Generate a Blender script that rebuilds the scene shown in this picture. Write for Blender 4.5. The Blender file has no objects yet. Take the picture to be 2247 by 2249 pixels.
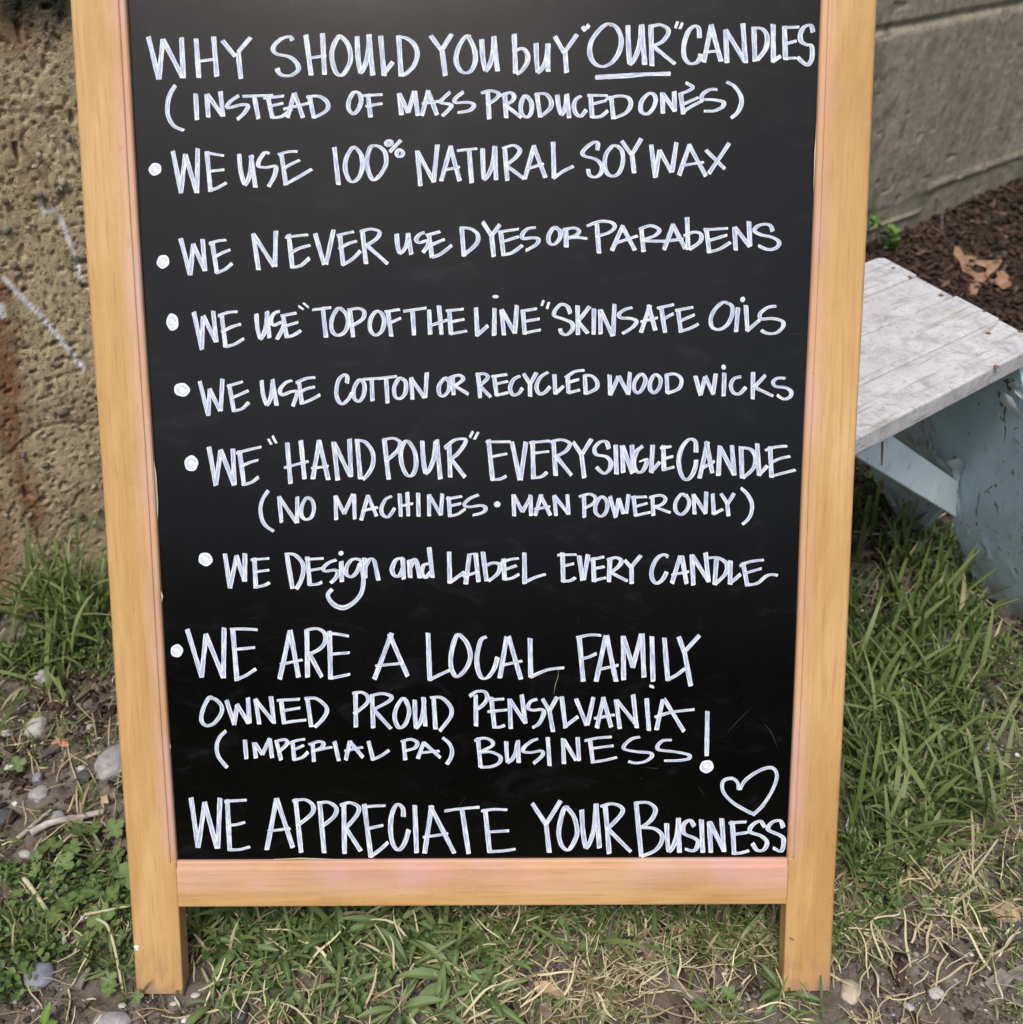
import bpy, bmesh, math, random
import numpy as np
from mathutils import Vector, Matrix

random.seed(7)
RNG = np.random.default_rng(11)
S = bpy.context.scene
COL = S.collection

# ------------------------------------------------------------------ camera
PITCH = math.radians(34.5)
FPX = 2200.0
IMW, IMH = 2247.0, 2249.0
CAMH = 0.859
cam_d = bpy.data.cameras.new('camera')
cam = bpy.data.objects.new('camera', cam_d)
COL.objects.link(cam)
cam.location = (0, 0, CAMH)
cam.rotation_euler = (math.radians(90) - PITCH, 0, 0)
cam_d.sensor_width = 36.0
cam_d.sensor_fit = 'HORIZONTAL'
cam_d.lens = FPX / IMW * 36.0
cam_d.clip_start = 0.02
cam_d.clip_end = 500
cam_d.dof.use_dof = True
cam_d.dof.focus_distance = 0.85
cam_d.dof.aperture_fstop = 9.0
S.camera = cam

# ------------------------------------------------------------------ light
SUN_EL, SUN_AZ = math.radians(61), math.radians(194)   # azimuth clockwise from +Y
w = bpy.data.worlds.new('World'); S.world = w; w.use_nodes = True
nt = w.node_tree; nt.nodes.clear()
wo = nt.nodes.new('ShaderNodeOutputWorld'); bg = nt.nodes.new('ShaderNodeBackground')
sky = nt.nodes.new('ShaderNodeTexSky'); sky.sky_type = 'NISHITA'; sky.sun_disc = False
sky.sun_elevation = SUN_EL; sky.sun_rotation = SUN_AZ
sky.air_density = 1.0; sky.dust_density = 4.0; sky.ozone_density = 1.0
hs = nt.nodes.new('ShaderNodeHueSaturation'); hs.inputs['Saturation'].default_value = 0.75
nt.links.new(sky.outputs[0], hs.inputs['Color']); nt.links.new(hs.outputs[0], bg.inputs[0])
bg.inputs[1].default_value = 0.11
nt.links.new(bg.outputs[0], wo.inputs[0])
sun_d = bpy.data.lights.new('sun', 'SUN'); sun_d.energy = 1.5; sun_d.angle = math.radians(18)
sun_d.color = (1.0, 0.965, 0.91)
sun = bpy.data.objects.new('sun', sun_d); COL.objects.link(sun)
sun.location = (0, -3, 5)
sd = Vector((math.sin(SUN_AZ) * math.cos(SUN_EL), math.cos(SUN_AZ) * math.cos(SUN_EL), math.sin(SUN_EL)))
sun.rotation_euler = sd.to_track_quat('Z', 'Y').to_euler()
S.view_settings.view_transform = 'Standard'; S.view_settings.look = 'None'
S.view_settings.exposure = 0.48; S.view_settings.gamma = 1.0
S.view_settings.use_curve_mapping = False

# ------------------------------------------------------------------ measuring helpers
CP, SP = math.cos(PITCH), math.sin(PITCH)
def c2w(x, y, z):            # camera axes (right, down, forward) -> world axes
    return np.array([x, z * CP - y * SP, -y * CP - z * SP])
CAMP = np.array([0, 0, CAMH])
def ray(px, py):
    return c2w((px - IMW / 2) / FPX, (py - IMH / 2) / FPX, 1.0)
def on_plane(px, py, P, n):
    d = ray(px, py)
    return CAMP + d * (np.dot(np.array(P) - CAMP, n) / np.dot(d, n))
def G(px, py, z=0.0):
    return on_plane(px, py, (0, 0, z), np.array([0, 0, 1.0]))

# ------------------------------------------------------------------ numpy noise
def _hash(ix, iy, seed):
    h = (ix.astype(np.int64) * 374761393 + iy.astype(np.int64) * 668265263 + seed * 974634777) & 0xffffffff
    h = ((h ^ (h >> 13)) * 1274126177) & 0xffffffff
    return ((h ^ (h >> 16)) & 0xffff) / 65535.0
def vnoise(x, y, seed=0):
    x = np.asarray(x, float); y = np.asarray(y, float)
    ix, iy = np.floor(x), np.floor(y); fx, fy = x - ix, y - iy
    fx = fx * fx * (3 - 2 * fx); fy = fy * fy * (3 - 2 * fy)
    a = _hash(ix, iy, seed); b = _hash(ix + 1, iy, seed); c = _hash(ix, iy + 1, seed); d = _hash(ix + 1, iy + 1, seed)
    return (a * (1 - fx) + b * fx) * (1 - fy) + (c * (1 - fx) + d * fx) * fy
def fbm(x, y, octs=4, seed=0):
    v = 0; amp = 0.5; t = 0
    for o in range(octs):
        v = v + amp * vnoise(x * 2 ** o, y * 2 ** o, seed + o * 17); t += amp; amp *= 0.5
    return v / t
def smooth(e0, e1, x):
    t = np.clip((x - e0) / (e1 - e0), 0, 1); return t * t * (3 - 2 * t)

# ------------------------------------------------------------------ object helpers
def mesh_np(name, V, F, mat=None, smooth_=True, attrs=None, uv=None):
    me = bpy.data.meshes.new(name)
    V = np.asarray(V, dtype=np.float32); 
    me.vertices.add(len(V)); me.vertices.foreach_set('co', V.ravel())
    if isinstance(F, np.ndarray):
        k = F.shape[1]
        me.loops.add(F.size); me.polygons.add(len(F))
        me.loops.foreach_set('vertex_index', F.astype(np.int32).ravel())
        me.polygons.foreach_set('loop_start', np.arange(0, F.size, k, dtype=np.int32))
        me.polygons.foreach_set('loop_total', np.full(len(F), k, dtype=np.int32))
        me.update(calc_edges=True)
    else:
        me = bpy.data.meshes.new(name); me.from_pydata([tuple(map(float, v)) for v in V], [], F)
    me.validate()
    if smooth_: me.polygons.foreach_set('use_smooth', np.ones(len(me.polygons), dtype=bool))
    for k, a in (attrs or {}).items():
        at = me.attributes.new(k, 'FLOAT', 'POINT'); at.data.foreach_set('value', np.asarray(a, dtype=np.float32))
    if mat: me.materials.append(mat)
    me.update()
    return me
def link(name, me, parent=None, loc=None):
    o = bpy.data.objects.new(name, me); COL.objects.link(o)
    if parent is not None: o.parent = parent
    if loc is not None: o.location = loc
    return o
def tag(o, label=None, cat=None, group=None, kind=None):
    if label: o['label'] = label
    if cat: o['category'] = cat
    if group: o['group'] = group
    if kind: o['kind'] = kind
    return o
def empty(name, loc=(0, 0, 0)):
    o = bpy.data.objects.new(name, None); COL.objects.link(o); o.location = loc; o.empty_display_size = 0.05
    return o
def bevel_mesh(name, bm, mat, bev=0.0015, seg=2, smooth_=False):
    if bev: bmesh.ops.bevel(bm, geom=list(bm.edges), offset=bev, segments=seg, affect='EDGES', profile=0.5)
    me = bpy.data.meshes.new(name); bm.to_mesh(me); bm.free(); me.materials.append(mat)
    return me
def box_bm(x0, x1, y0, y1, z0, z1):
    bm = bmesh.new(); bmesh.ops.create_cube(bm, size=1)
    for v in bm.verts:
        v.co = Vector(((x0 + x1) / 2 + v.co.x * (x1 - x0), (y0 + y1) / 2 + v.co.y * (y1 - y0), (z0 + z1) / 2 + v.co.z * (z1 - z0)))
    return bm

# ------------------------------------------------------------------ material builder
class NB:
    def __init__(s, name):
        s.m = bpy.data.materials.new(name); s.m.use_nodes = True; s.t = s.m.node_tree; s.t.nodes.clear()
        s.out = s.t.nodes.new('ShaderNodeOutputMaterial')
        s.p = s.t.nodes.new('ShaderNodeBsdfPrincipled'); s.t.links.new(s.p.outputs[0], s.out.inputs[0])
    def L(s, a, b): s.t.links.new(a, b)
    def put(s, sock, v):
        if isinstance(v, bpy.types.NodeSocket): s.L(v, sock)
        elif isinstance(v, (tuple, list)) and len(v) == 3 and sock.type == 'RGBA': sock.default_value = (*v, 1)
        else: sock.default_value = v
    def coord(s, kind='Object'): return s.t.nodes.new('ShaderNodeTexCoord').outputs[kind]
    def attr(s, name, out='Fac'):
        n = s.t.nodes.new('ShaderNodeAttribute'); n.attribute_name = name; return n.outputs[out]
    def mapv(s, v, scale=(1, 1, 1), loc=(0, 0, 0), rot=(0, 0, 0)):
        n = s.t.nodes.new('ShaderNodeMapping'); s.L(v, n.inputs[0]); n.inputs['Scale'].default_value = scale
        n.inputs['Location'].default_value = loc; n.inputs['Rotation'].default_value = rot; return n.outputs[0]
    def noise(s, v, scale, detail=4, rough=0.55, dist=0, out=0):
        n = s.t.nodes.new('ShaderNodeTexNoise'); s.L(v, n.inputs['Vector']); n.inputs['Scale'].default_value = scale
        n.inputs['Detail'].default_value = detail; n.inputs['Roughness'].default_value = rough
        n.inputs['Distortion'].default_value = dist; return n.outputs[out]
    def voro(s, v, scale, feature='F1', out='Distance', rnd=1):
        n = s.t.nodes.new('ShaderNodeTexVoronoi'); n.feature = feature; s.L(v, n.inputs['Vector'])
        n.inputs['Scale'].default_value = scale; n.inputs['Randomness'].default_value = rnd; return n.outputs[out]
    def ramp(s, f, stops, interp='LINEAR'):
        n = s.t.nodes.new('ShaderNodeValToRGB'); s.put(n.inputs[0], f); e = n.color_ramp.elements
        n.color_ramp.interpolation = interp
        while len(e) < len(stops): e.new(0.5)
        for el, (p, c) in zip(e, stops):
            el.position = p; el.color = (c, c, c, 1) if isinstance(c, (int, float)) else (*c, 1)
        return n.outputs[0]
    def mix(s, f, a, b, mode='MIX'):
        n = s.t.nodes.new('ShaderNodeMix'); n.data_type = 'RGBA'; n.blend_type = mode
        s.put(n.inputs[0], f); s.put(n.inputs[6], a); s.put(n.inputs[7], b); return n.outputs[2]
    def math(s, op, a, b=0.0, c=None, clamp=False):
        n = s.t.nodes.new('ShaderNodeMath'); n.operation = op; n.use_clamp = clamp
        s.put(n.inputs[0], a); s.put(n.inputs[1], b)
        if c is not None: s.put(n.inputs[2], c)
        return n.outputs[0]
    def sep(s, v):
        n = s.t.nodes.new('ShaderNodeSeparateXYZ'); s.L(v, n.inputs[0]); return n.outputs
    def rng(s, f, a, b, c=0.0, d=1.0):
        n = s.t.nodes.new('ShaderNodeMapRange'); s.put(n.inputs[0], f)
        for i, v in enumerate((a, b, c, d)): n.inputs[i + 1].default_value = v
        n.interpolation_type = 'SMOOTHSTEP'
        return n.outputs[0]
    def bump(s, h, strength=0.3, dist=0.002):
        n = s.t.nodes.new('ShaderNodeBump'); s.put(n.inputs['Height'], h); n.inputs['Strength'].default_value = strength
        n.inputs['Distance'].default_value = dist; s.L(n.outputs[0], s.p.inputs['Normal'])
    def fin(s, col, rough=0.7, spec=0.5):
        s.put(s.p.inputs['Base Color'], col); s.put(s.p.inputs['Roughness'], rough)
        s.put(s.p.inputs['Specular IOR Level'], spec); return s.m
    def rand(s): return s.t.nodes.new('ShaderNodeObjectInfo').outputs['Random']
    def translucent(s, col, f):
        tr = s.t.nodes.new('ShaderNodeBsdfTranslucent'); s.put(tr.inputs[0], col)
        mx = s.t.nodes.new('ShaderNodeMixShader'); mx.inputs[0].default_value = f
        s.L(s.p.outputs[0], mx.inputs[1]); s.L(tr.outputs[0], mx.inputs[2]); s.L(mx.outputs[0], s.out.inputs[0])

# ---- wood of the sign frame (grain runs along local Z, or X for the rails)
def wood_mat(name, axis, base=(0.585, 0.365, 0.152), pink_fn=None):
    b = NB(name); c = b.coord()
    rnd = b.rand()
    off = b.t.nodes.new('ShaderNodeVectorMath'); off.operation = 'ADD'; b.L(c, off.inputs[0])
    cmb = b.t.nodes.new('ShaderNodeCombineXYZ'); b.L(b.math('MULTIPLY', rnd, 7.0), cmb.inputs[0]); b.L(b.math('MULTIPLY', rnd, 3.0), cmb.inputs[2])
    b.L(cmb.outputs[0], off.inputs[1]); cc = off.outputs[0]
    sc = {'Z': (170, 170, 5), 'X': (5, 170, 170)}[axis]
    sc2 = {'Z': (420, 420, 22), 'X': (22, 420, 420)}[axis]
    sc3 = {'Z': (26, 26, 5), 'X': (5, 26, 26)}[axis]
    g1 = b.noise(b.mapv(cc, sc), 1, 5, 0.6, 0.6); g2 = b.noise(b.mapv(cc, sc2), 1, 3, 0.6)
    bl = b.noise(b.mapv(cc, sc3), 1, 4, 0.6, 0.4)
    dk = tuple(x * f for x, f in zip(base, (0.80, 0.72, 0.60))); lt = tuple(min(1, x * f) for x, f in zip(base, (1.14, 1.20, 1.38)))
    col = b.ramp(bl, [(0.30, dk), (0.52, base), (0.74, lt)])
    col = b.mix(b.rng(g1, 0.35, 0.70, 0.0, 0.5), col, tuple(x * f for x, f in zip(base, (0.83, 0.72, 0.58))))
    col = b.mix(b.rng(g2, 0.50, 0.72, 0.0, 0.45), col, tuple(x * f for x, f in zip(base, (0.62, 0.50, 0.40))))
    col = b.mix(b.rng(b.noise(b.mapv(cc, (1, 1, .4)), 420, 3, 0.7), 0.56, 0.72, 0, 0.30), col, lt); col = b.mix(b.rng(b.noise(cc, 30, 5, 0.7), 0.56, 0.76, 0, 0.35), col, tuple(x * f for x, f in zip(base, (0.74, 0.60, 0.45)))); col = b.mix(b.rng(b.noise(cc, 55, 3), 0.72, 0.78, 0, 0.5), col, (0.22, 0.12, 0.05))
    x, y, z = b.sep(c)[:3]
    pn = b.noise(b.mapv(c, (1, 1, 1)), 14, 3, 0.5)
    if pink_fn: 
        f = pink_fn(b, x, y, z)
        f = b.math('MULTIPLY', f, b.rng(pn, 0.34, 0.62, 0.40, 1.0))
        pk = b.ramp(b.noise(c, 9, 2), [(0.35, (0.64, 0.42, 0.52)), (0.62, (0.74, 0.36, 0.30))])
        col = b.mix(b.math('MULTIPLY', f, 0.47), col, pk)
    col = b.mix(b.math('MULTIPLY', b.rng(b.noise(b.mapv(cc, (1, 1, 1)), 75, 4, 0.7, 1.5), 0.66, 0.72, 0, 0.5), b.rng(b.noise(cc, 8, 2), 0.45, 0.6, 0, 1)), col, (0.30, 0.19, 0.10))
    if axis == 'Z': col = b.mix(b.math('MULTIPLY', b.rng(b.math('ABSOLUTE', x), 0.3065, 0.3095, 0, 1), b.rng(b.noise(b.mapv(c, (1, 1, 1)), 45, 3), 0.4, 0.6, 0.15, 0.7)), col, (0.33, 0.20, 0.10))
    if axis == 'Z':       # scuffed, water-marked feet
        ft = b.math('MULTIPLY', b.rng(z, 0.060, 0.006, 0, 1), b.rng(b.noise(b.mapv(c, (1, 1, .3)), 110, 3), 0.38, 0.62, 0.1, 1))
        col = b.mix(b.math('MULTIPLY', ft, 0.7), col, (0.36, 0.19, 0.11))
        ft2 = b.math('MULTIPLY', b.rng(z, 0.016, 0.002, 0, 1), b.rng(b.noise(c, 60, 3), 0.35, 0.65, 0, 1))
        col = b.mix(b.math('MULTIPLY', ft2, 0.85), col, (0.30, 0.22, 0.16))
    b.bump(b.math('ADD', g1, b.math('MULTIPLY', g2, 0.6)), 0.25, 0.0006)
    return b.fin(col, b.rng(bl, 0.2, 0.8, 0.50, 0.62), 0.35)
M = {}
M['stile'] = wood_mat('honey_wood_upright', 'Z', pink_fn=lambda b, x, y, z: b.math('MULTIPLY', b.rng(b.math('ABSOLUTE', x), 0.285, 0.270, 0, 0.9), b.rng(z, 0.115, 0.14, 0, 1)))
M['rail'] = wood_mat('honey_wood_rail', 'X', pink_fn=lambda b, x, y, z: b.rng(z, 0.088, 0.112, 0.0, 1.3))
M['rearwood'] = wood_mat('honey_wood_rear', 'Z')

b = NB('blackboard_paint'); c = b.coord()
n1 = b.noise(c, 7, 4); n2 = b.noise(c, 1500, 2)
col = b.ramp(n1, [(0.3, (0.0012, 0.0012, 0.0014)), (0.7, (0.0024, 0.0022, 0.0018))])
smu = b.math('MULTIPLY', b.rng(b.noise(b.mapv(c, (1, 1, 2.2), rot=(0, 0.5, 0)), 16, 5, 0.65, 1.2), 0.52, 0.80, 0, 1), 0.016)
col = b.mix(smu, col, (0.55, 0.56, 0.62)); dsp = b.noise(c, 700, 2, 0.8); col = b.mix(b.rng(dsp, 0.66, 0.80, 0, 0.05), col, (0.6, 0.58, 0.55))
b.bump(n2, 0.35, 0.00025)
M['board'] = b.fin(col, b.rng(b.noise(c, 11, 5, 0.6), 0.3, 0.75, 0.15, 0.22), 0.33)

b = NB('white_chalk_marker')
ac, al, en = b.attr('across'), b.attr('along'), b.attr('endm')
cv = b.t.nodes.new('ShaderNodeCombineXYZ'); b.L(b.math('MULTIPLY', ac, 6.0), cv.inputs[0]); b.L(b.math('MULTIPLY', al, 7.0), cv.inputs[1]); b.L(b.attr('sid'), cv.inputs[2])
st = b.noise(cv.outputs[0], 1.0, 3, 0.6)
edge = b.rng(b.math('ABSOLUTE', b.math('SUBTRACT', ac, 0.5)), 0.28, 0.46, 0, 0.55)
den = b.math('ADD', b.math('ADD', b.rng(st, 0.39, 0.65, 0.0, 1.0), edge), en, clamp=True)
b.t.nodes.new('ShaderNodeBsdfTransparent')
tp = b.t.nodes[-1]
mx = b.t.nodes.new('ShaderNodeMixShader')
b.L(b.math('SUBTRACT', b.math('ADD', 0.84, b.math('MULTIPLY', den, 0.16)), b.rng(b.noise(b.coord(), 900, 2, 0.7), 0.58, 0.74, 0, 0.35)), mx.inputs[0])
b.L(tp.outputs[0], mx.inputs[1]); b.L(b.p.outputs[0], mx.inputs[2]); b.L(mx.outputs[0], b.out.inputs[0])
M['marker'] = b.fin(b.mix(den, (0.37, 0.46, 0.68), (0.82, 0.86, 0.92)), 0.5, 0.3)

def simple_stone(name, stops, scale=60, rough=0.85):
    b = NB(name); c = b.coord(); r = b.rand()
    n = b.noise(b.mapv(c, (1, 1, 1)), scale, 5, 0.65)
    n2 = b.noise(c, scale * 6, 3, 0.6)
    col = b.ramp(n, stops); col = b.mix(b.rng(n2, 0.5, 0.75, 0, 0.35), col, (0.05, 0.04, 0.035))
    b.bump(b.math('ADD', n, n2), 0.5, 0.0015)
    return b.fin(col, rough, 0.3)
M['stone_grey'] = simple_stone('grey_stone', [(0.3, (0.20, 0.19, 0.19)), (0.6, (0.40, 0.39, 0.40)), (0.75, (0.55, 0.54, 0.55))])
M['stone_pale'] = simple_stone('pale_stone', [(0.3, (0.36, 0.34, 0.31)), (0.7, (0.62, 0.60, 0.58))])
M['stone_brown'] = simple_stone('brown_stone', [(0.3, (0.13, 0.10, 0.07)), (0.7, (0.28, 0.23, 0.17))])
M['stone_blue'] = simple_stone('blue_grey_stone', [(0.3, (0.14, 0.145, 0.17)), (0.7, (0.34, 0.35, 0.42))], 45)
M['brick_red'] = simple_stone('red_brick_bit', [(0.3, (0.48, 0.17, 0.11)), (0.7, (0.66, 0.30, 0.22))])
M['white_bit'] = simple_stone('white_bit', [(0.3, (0.72, 0.70, 0.66)), (0.7, (0.85, 0.84, 0.82))])
M['stone_dark'] = simple_stone('dark_stone', [(0.3, (0.045, 0.045, 0.05)), (0.7, (0.12, 0.12, 0.13))])

b = NB('weathered_stick'); c = b.coord(); n = b.noise(b.mapv(c, (8, 120, 120)), 1, 4, 0.6, 0.5)
b.bump(n, 0.6, 0.001)
M['stick'] = b.fin(b.ramp(n, [(0.3, (0.17, 0.14, 0.12)), (0.5, (0.42, 0.38, 0.34)), (0.72, (0.62, 0.58, 0.53))]), 0.85, 0.2)
b = NB('dark_bark_chip'); c = b.coord(); n = b.noise(b.mapv(c, (30, 140, 140)), 1, 4, 0.6, 0.5)
b.bump(n, 0.6, 0.001)
M['chip'] = b.fin(b.ramp(n, [(0.3, (0.045, 0.038, 0.036)), (0.7, (0.16, 0.14, 0.135))]), 0.85, 0.2)
M['chip_grey'] = NB('grey_wood_chip')
b = M['chip_grey']; c = b.coord(); n = b.noise(b.mapv(c, (30, 140, 140)), 1, 4, 0.6, 0.5)
b.bump(n, 0.6, 0.001)
M['chip_grey'] = b.fin(b.ramp(n, [(0.3, (0.13, 0.11, 0.10)), (0.7, (0.32, 0.29, 0.26))]), 0.85, 0.2)

# ---- blades / straw / mulch, coloured per piece by the point attribute "tint"
b = NB('grass_blades'); t = b.attr('tint'); al = b.attr('along')
col = b.ramp(t, [(0.0, (0.038, 0.068, 0.020)), (0.45, (0.125, 0.185, 0.050)), (0.75, (0.215, 0.275, 0.090)), (0.88, (0.27, 0.30, 0.15)), (0.90, (0.42, 0.36, 0.20)), (1.0, (0.55, 0.47, 0.30))])
col = b.mix(b.rng(al, 0.94, 0.99, 0, 0.5), col, (0.42, 0.40, 0.26))
M['grass'] = b.fin(col, 0.48, 0.45); b.translucent(col, 0.28)
b = NB('dry_straw'); t = b.attr('tint')
col = b.ramp(t, [(0.0, (0.10, 0.07, 0.04)), (0.35, (0.27, 0.21, 0.12)), (0.7, (0.46, 0.395, 0.225)), (1.0, (0.68, 0.62, 0.40))])
M['straw'] = b.fin(col, 0.65, 0.3)
b = NB('bark_mulch'); t = b.attr('tint'); c = b.coord(); n = b.noise(b.mapv(c, (1, 1, 1)), 260, 3, 0.6)
col = b.ramp(t, [(0.0, (0.022, 0.013, 0.010)), (0.6, (0.055, 0.032, 0.023)), (0.93, (0.090, 0.056, 0.040)), (1.0, (0.19, 0.14, 0.11))])
col = b.mix(b.rng(n, 0.45, 0.7, 0, 0.4), col, (0.10, 0.065, 0.05)); b.bump(n, 0.5, 0.001)
M['mulch'] = b.fin(col, 0.75, 0.3)
b = NB('soil_crumbs'); t = b.attr('tint')
col = b.ramp(t, [(0.0, (0.055, 0.042, 0.034)), (0.55, (0.13, 0.105, 0.085)), (0.85, (0.22, 0.19, 0.165)), (0.955, (0.32, 0.29, 0.26)), (0.985, (0.62, 0.60, 0.56)), (1.0, (0.72, 0.70, 0.66))])
M['crumbs'] = b.fin(col, 0.9, 0.2)
b = NB('small_leaves'); t = b.attr('tint')
col = b.ramp(t, [(0.0, (0.040, 0.085, 0.022)), (0.5, (0.085, 0.160, 0.042)), (1.0, (0.17, 0.26, 0.075))])
M['leaflets'] = b.fin(col, 0.5, 0.4); b.translucent(col, 0.22)
def leaf_mat(name, dark, lite):
    b = NB(name); r = b.rand(); c = b.coord()
    col = b.mix(r, dark, lite)
    n = b.noise(c, 160, 3); col = b.mix(b.rng(n, 0.35, 0.7, 0, 0.45), col, tuple(x * 1.35 for x in lite))
    v = b.attr('vein'); col = b.mix(b.math('MULTIPLY', v, 0.5), col, tuple(min(1, x * 1.7) for x in lite))
    b.bump(n, 0.3, 0.0006)
    m = b.fin(col, 0.46, 0.45); b.translucent(col, 0.2); return m
M['geranium'] = leaf_mat('lobed_weed_leaf', (0.070, 0.120, 0.042), (0.145, 0.215, 0.066))
M['lance'] = leaf_mat('lance_weed_leaf', (0.060, 0.108, 0.040), (0.165, 0.230, 0.085))
M['stem'] = leaf_mat('weed_stem', (0.10, 0.15, 0.05), (0.20, 0.24, 0.09))
M['fresh'] = leaf_mat('fresh_green_leaf', (0.08, 0.17, 0.03), (0.14, 0.26, 0.05))
b = NB('pale_dry_stem'); c = b.coord(); n = b.noise(c, 90, 3)
M['palestem'] = b.fin(b.ramp(n, [(0.3, (0.36, 0.33, 0.18)), (0.7, (0.58, 0.54, 0.36))]), 0.6, 0.3)
def dead_leaf(name, a, c2):
    b = NB(name); c = b.coord(); n = b.noise(c, 70, 4); b.bump(n, 0.5, 0.001)
    m = b.fin(b.ramp(n, [(0.3, a), (0.7, c2)]), 0.7, 0.25); return m
M['oak'] = dead_leaf('brown_oak_leaf', (0.22, 0.12, 0.07), (0.42, 0.26, 0.17))
M['tanleaf'] = dead_leaf('tan_dead_leaf', (0.36, 0.23, 0.13), (0.56, 0.42, 0.28))
M['greyleaf'] = dead_leaf('grey_brown_dead_leaf', (0.17, 0.12, 0.09), (0.30, 0.22, 0.17))

# ---- bench paints
b = NB('weathered_white_seat_paint'); c = b.coord()
c = b.mapv(c, (1, 1, 1), rot=(0, 0, -math.atan2(0.617, 0.786))); g = b.noise(b.mapv(c, (7, 130, 60)), 1, 6, 0.7, 0.9); n1 = b.noise(c, 38, 6, 0.7, 0.6); n2 = b.noise(c, 150, 4, 0.65, 0.8)
col = b.ramp(n1, [(0.34, (0.38, 0.37, 0.38)), (0.46, (0.55, 0.545, 0.56)), (0.7, (0.68, 0.68, 0.69))])
col = b.mix(b.rng(n2, 0.55, 0.63, 0, 0.6), col, (0.36, 0.33, 0.29))
col = b.mix(b.rng(g, 0.56, 0.64, 0, 0.8), col, (0.33, 0.30, 0.26))
col = b.mix(b.rng(b.noise(c, 20, 4, 0.6, 1.0), 0.58, 0.74, 0, 0.35), col, (0.44, 0.38, 0.24))
b.bump(b.math('ADD', b.math('MULTIPLY', g, 1.2), n2), 0.7, 0.0016)
M['seat'] = b.fin(col, 0.62, 0.3)
def blue_paint(name, peel, base=(0.46, 0.61, 0.71)):
    b = NB(name); c = b.coord(); n1 = b.noise(c, 12, 4); n2 = b.noise(b.mapv(c, (1, 1, .35)), 55, 5, 0.6, 1.5)
    col = b.mix(b.rng(n1, 0.3, 0.7, 0, 1), base, tuple(x * 1.22 for x in base))
    dirt = b.math('MULTIPLY', b.rng(b.sep(c)[2], 0.10, 0.0, 0, 0.75), b.rng(b.noise(c, 35, 4), 0.35, 0.65, 0.2, 1))
    col = b.mix(dirt, col, (0.17, 0.13, 0.09))
    pm = b.math('MAXIMUM', b.rng(n2, peel, peel + 0.025, 0, 1), b.rng(b.noise(b.mapv(c, (1.6, 1.6, .7)), 17, 5, 0.62, 1.2), peel + 0.01, peel + 0.03, 0, 1))
    col = b.mix(b.rng(b.noise(b.mapv(c, (1.6, 1.6, .7)), 17, 5, 0.62, 1.2), peel - 0.03, peel + 0.01, 0, 0.6), col, tuple(min(.8, x * 1.35) for x in base))
    col = b.mix(b.rng(b.noise(b.mapv(c, (1, 1, .25)), 90, 4, 0.7, 1), 0.58, 0.66, 0, 0.35), col, tuple(x * .5 for x in base))
    wood = b.ramp(b.noise(b.mapv(c, (90, 90, 8)), 1, 4), [(0.3, (0.14, 0.095, 0.06)), (0.7, (0.30, 0.22, 0.15))])
    col = b.mix(pm, col, wood)
    b.bump(b.math('ADD', b.math('MULTIPLY', pm, -1.0), b.math('MULTIPLY', b.noise(c, 200, 3), 0.15)), 0.8, 0.0012)
    return b.fin(col, b.math('ADD', 0.42, b.math('MULTIPLY', pm, 0.4)), 0.45)
M['blue'] = blue_paint('bench_blue_paint', 0.645)
M['blue_lit'] = blue_paint('bench_blue_paint_lit', 0.685, (0.72, 0.83, 0.89))  # same paint as the legs, lightened so the shaded brace looks better lit
b = NB('paint_flake'); c = b.coord(); n = b.noise(c, 60, 3)
M['flake'] = b.fin(b.ramp(n, [(0.3, (0.50, 0.58, 0.62)), (0.7, (0.72, 0.78, 0.82))]), 0.5, 0.4)
b = NB('rusty_screw'); c = b.coord(); n = b.noise(c, 400, 3)
M['screw'] = b.fin(b.ramp(n, [(0.3, (0.06, 0.03, 0.015)), (0.7, (0.30, 0.17, 0.08))]), 0.7, 0.4)
M['scratch'] = NB('faint_scratch').fin((0.026, 0.020, 0.015), 0.6, 0.2)
b = NB('hinge_metal'); b.p.inputs['Metallic'].default_value = 1.0
M['metal'] = b.fin((0.45, 0.42, 0.38), 0.4)
# ================================================================== GROUND
WP = np.array([-0.628, 1.048, 0.0]); WD = np.array([0.7615, 0.648, 0.0]); WD /= np.linalg.norm(WD)
WN = np.array([WD[1], -WD[0], 0.0])          # wall normal, towards the camera
def wall_dist(x, y):                          # distance in front of the wall face
    return (x - WP[0]) * WN[0] + (y - WP[1]) * WN[1]
def bed_mask(x, y):                           # mulch bed: strip in front of the wall on the right
    d = wall_dist(x, y); u = (x - WP[0]) * WD[0] + (y - WP[1]) * WD[1]
    return smooth(0.86, 0.62, d + 0.10 * (fbm(x * 6, y * 6, 3, 5) - .5)) * smooth(0.80, 1.15, u)
def hgt(x, y):
    x = np.asarray(x, float); y = np.asarray(y, float)
    h = 0.030 * (fbm(x * 3.1 + 5, y * 3.1, 3, 3) - 0.5) + 0.012 * (fbm(x * 14, y * 14, 3, 9) - 0.5)
    h = h + 0.055 * bed_mask(x, y)
    h = h + 0.018 * smooth(0.25, 0.02, wall_dist(x, y)) * (1 - bed_mask(x, y))
    near = np.exp(-(((np.abs(x) - 0.29) / 0.07) ** 2 + ((y - 0.50) / 0.06) ** 2))
    h = h * (1 - 0.95 * near) - 0.002 * near
    return h - 0.004
def GP(px, py):                               # photo point -> point on the uneven ground
    p = G(px, py)
    for _ in range(3): p = G(px, py, float(hgt(p[0], p[1])))
    return p
def fine_axis(a, b_, step, far):
    mid = np.arange(a, b_ + step / 2, step); out = []
    s = step; v = b_
    while v < far: s *= 1.22; v += s; out.append(v)
    neg = []; s = step; v = a
    while v > -far: s *= 1.22; v -= s; neg.append(v)
    return np.array(neg[::-1] + list(mid) + out)
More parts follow.
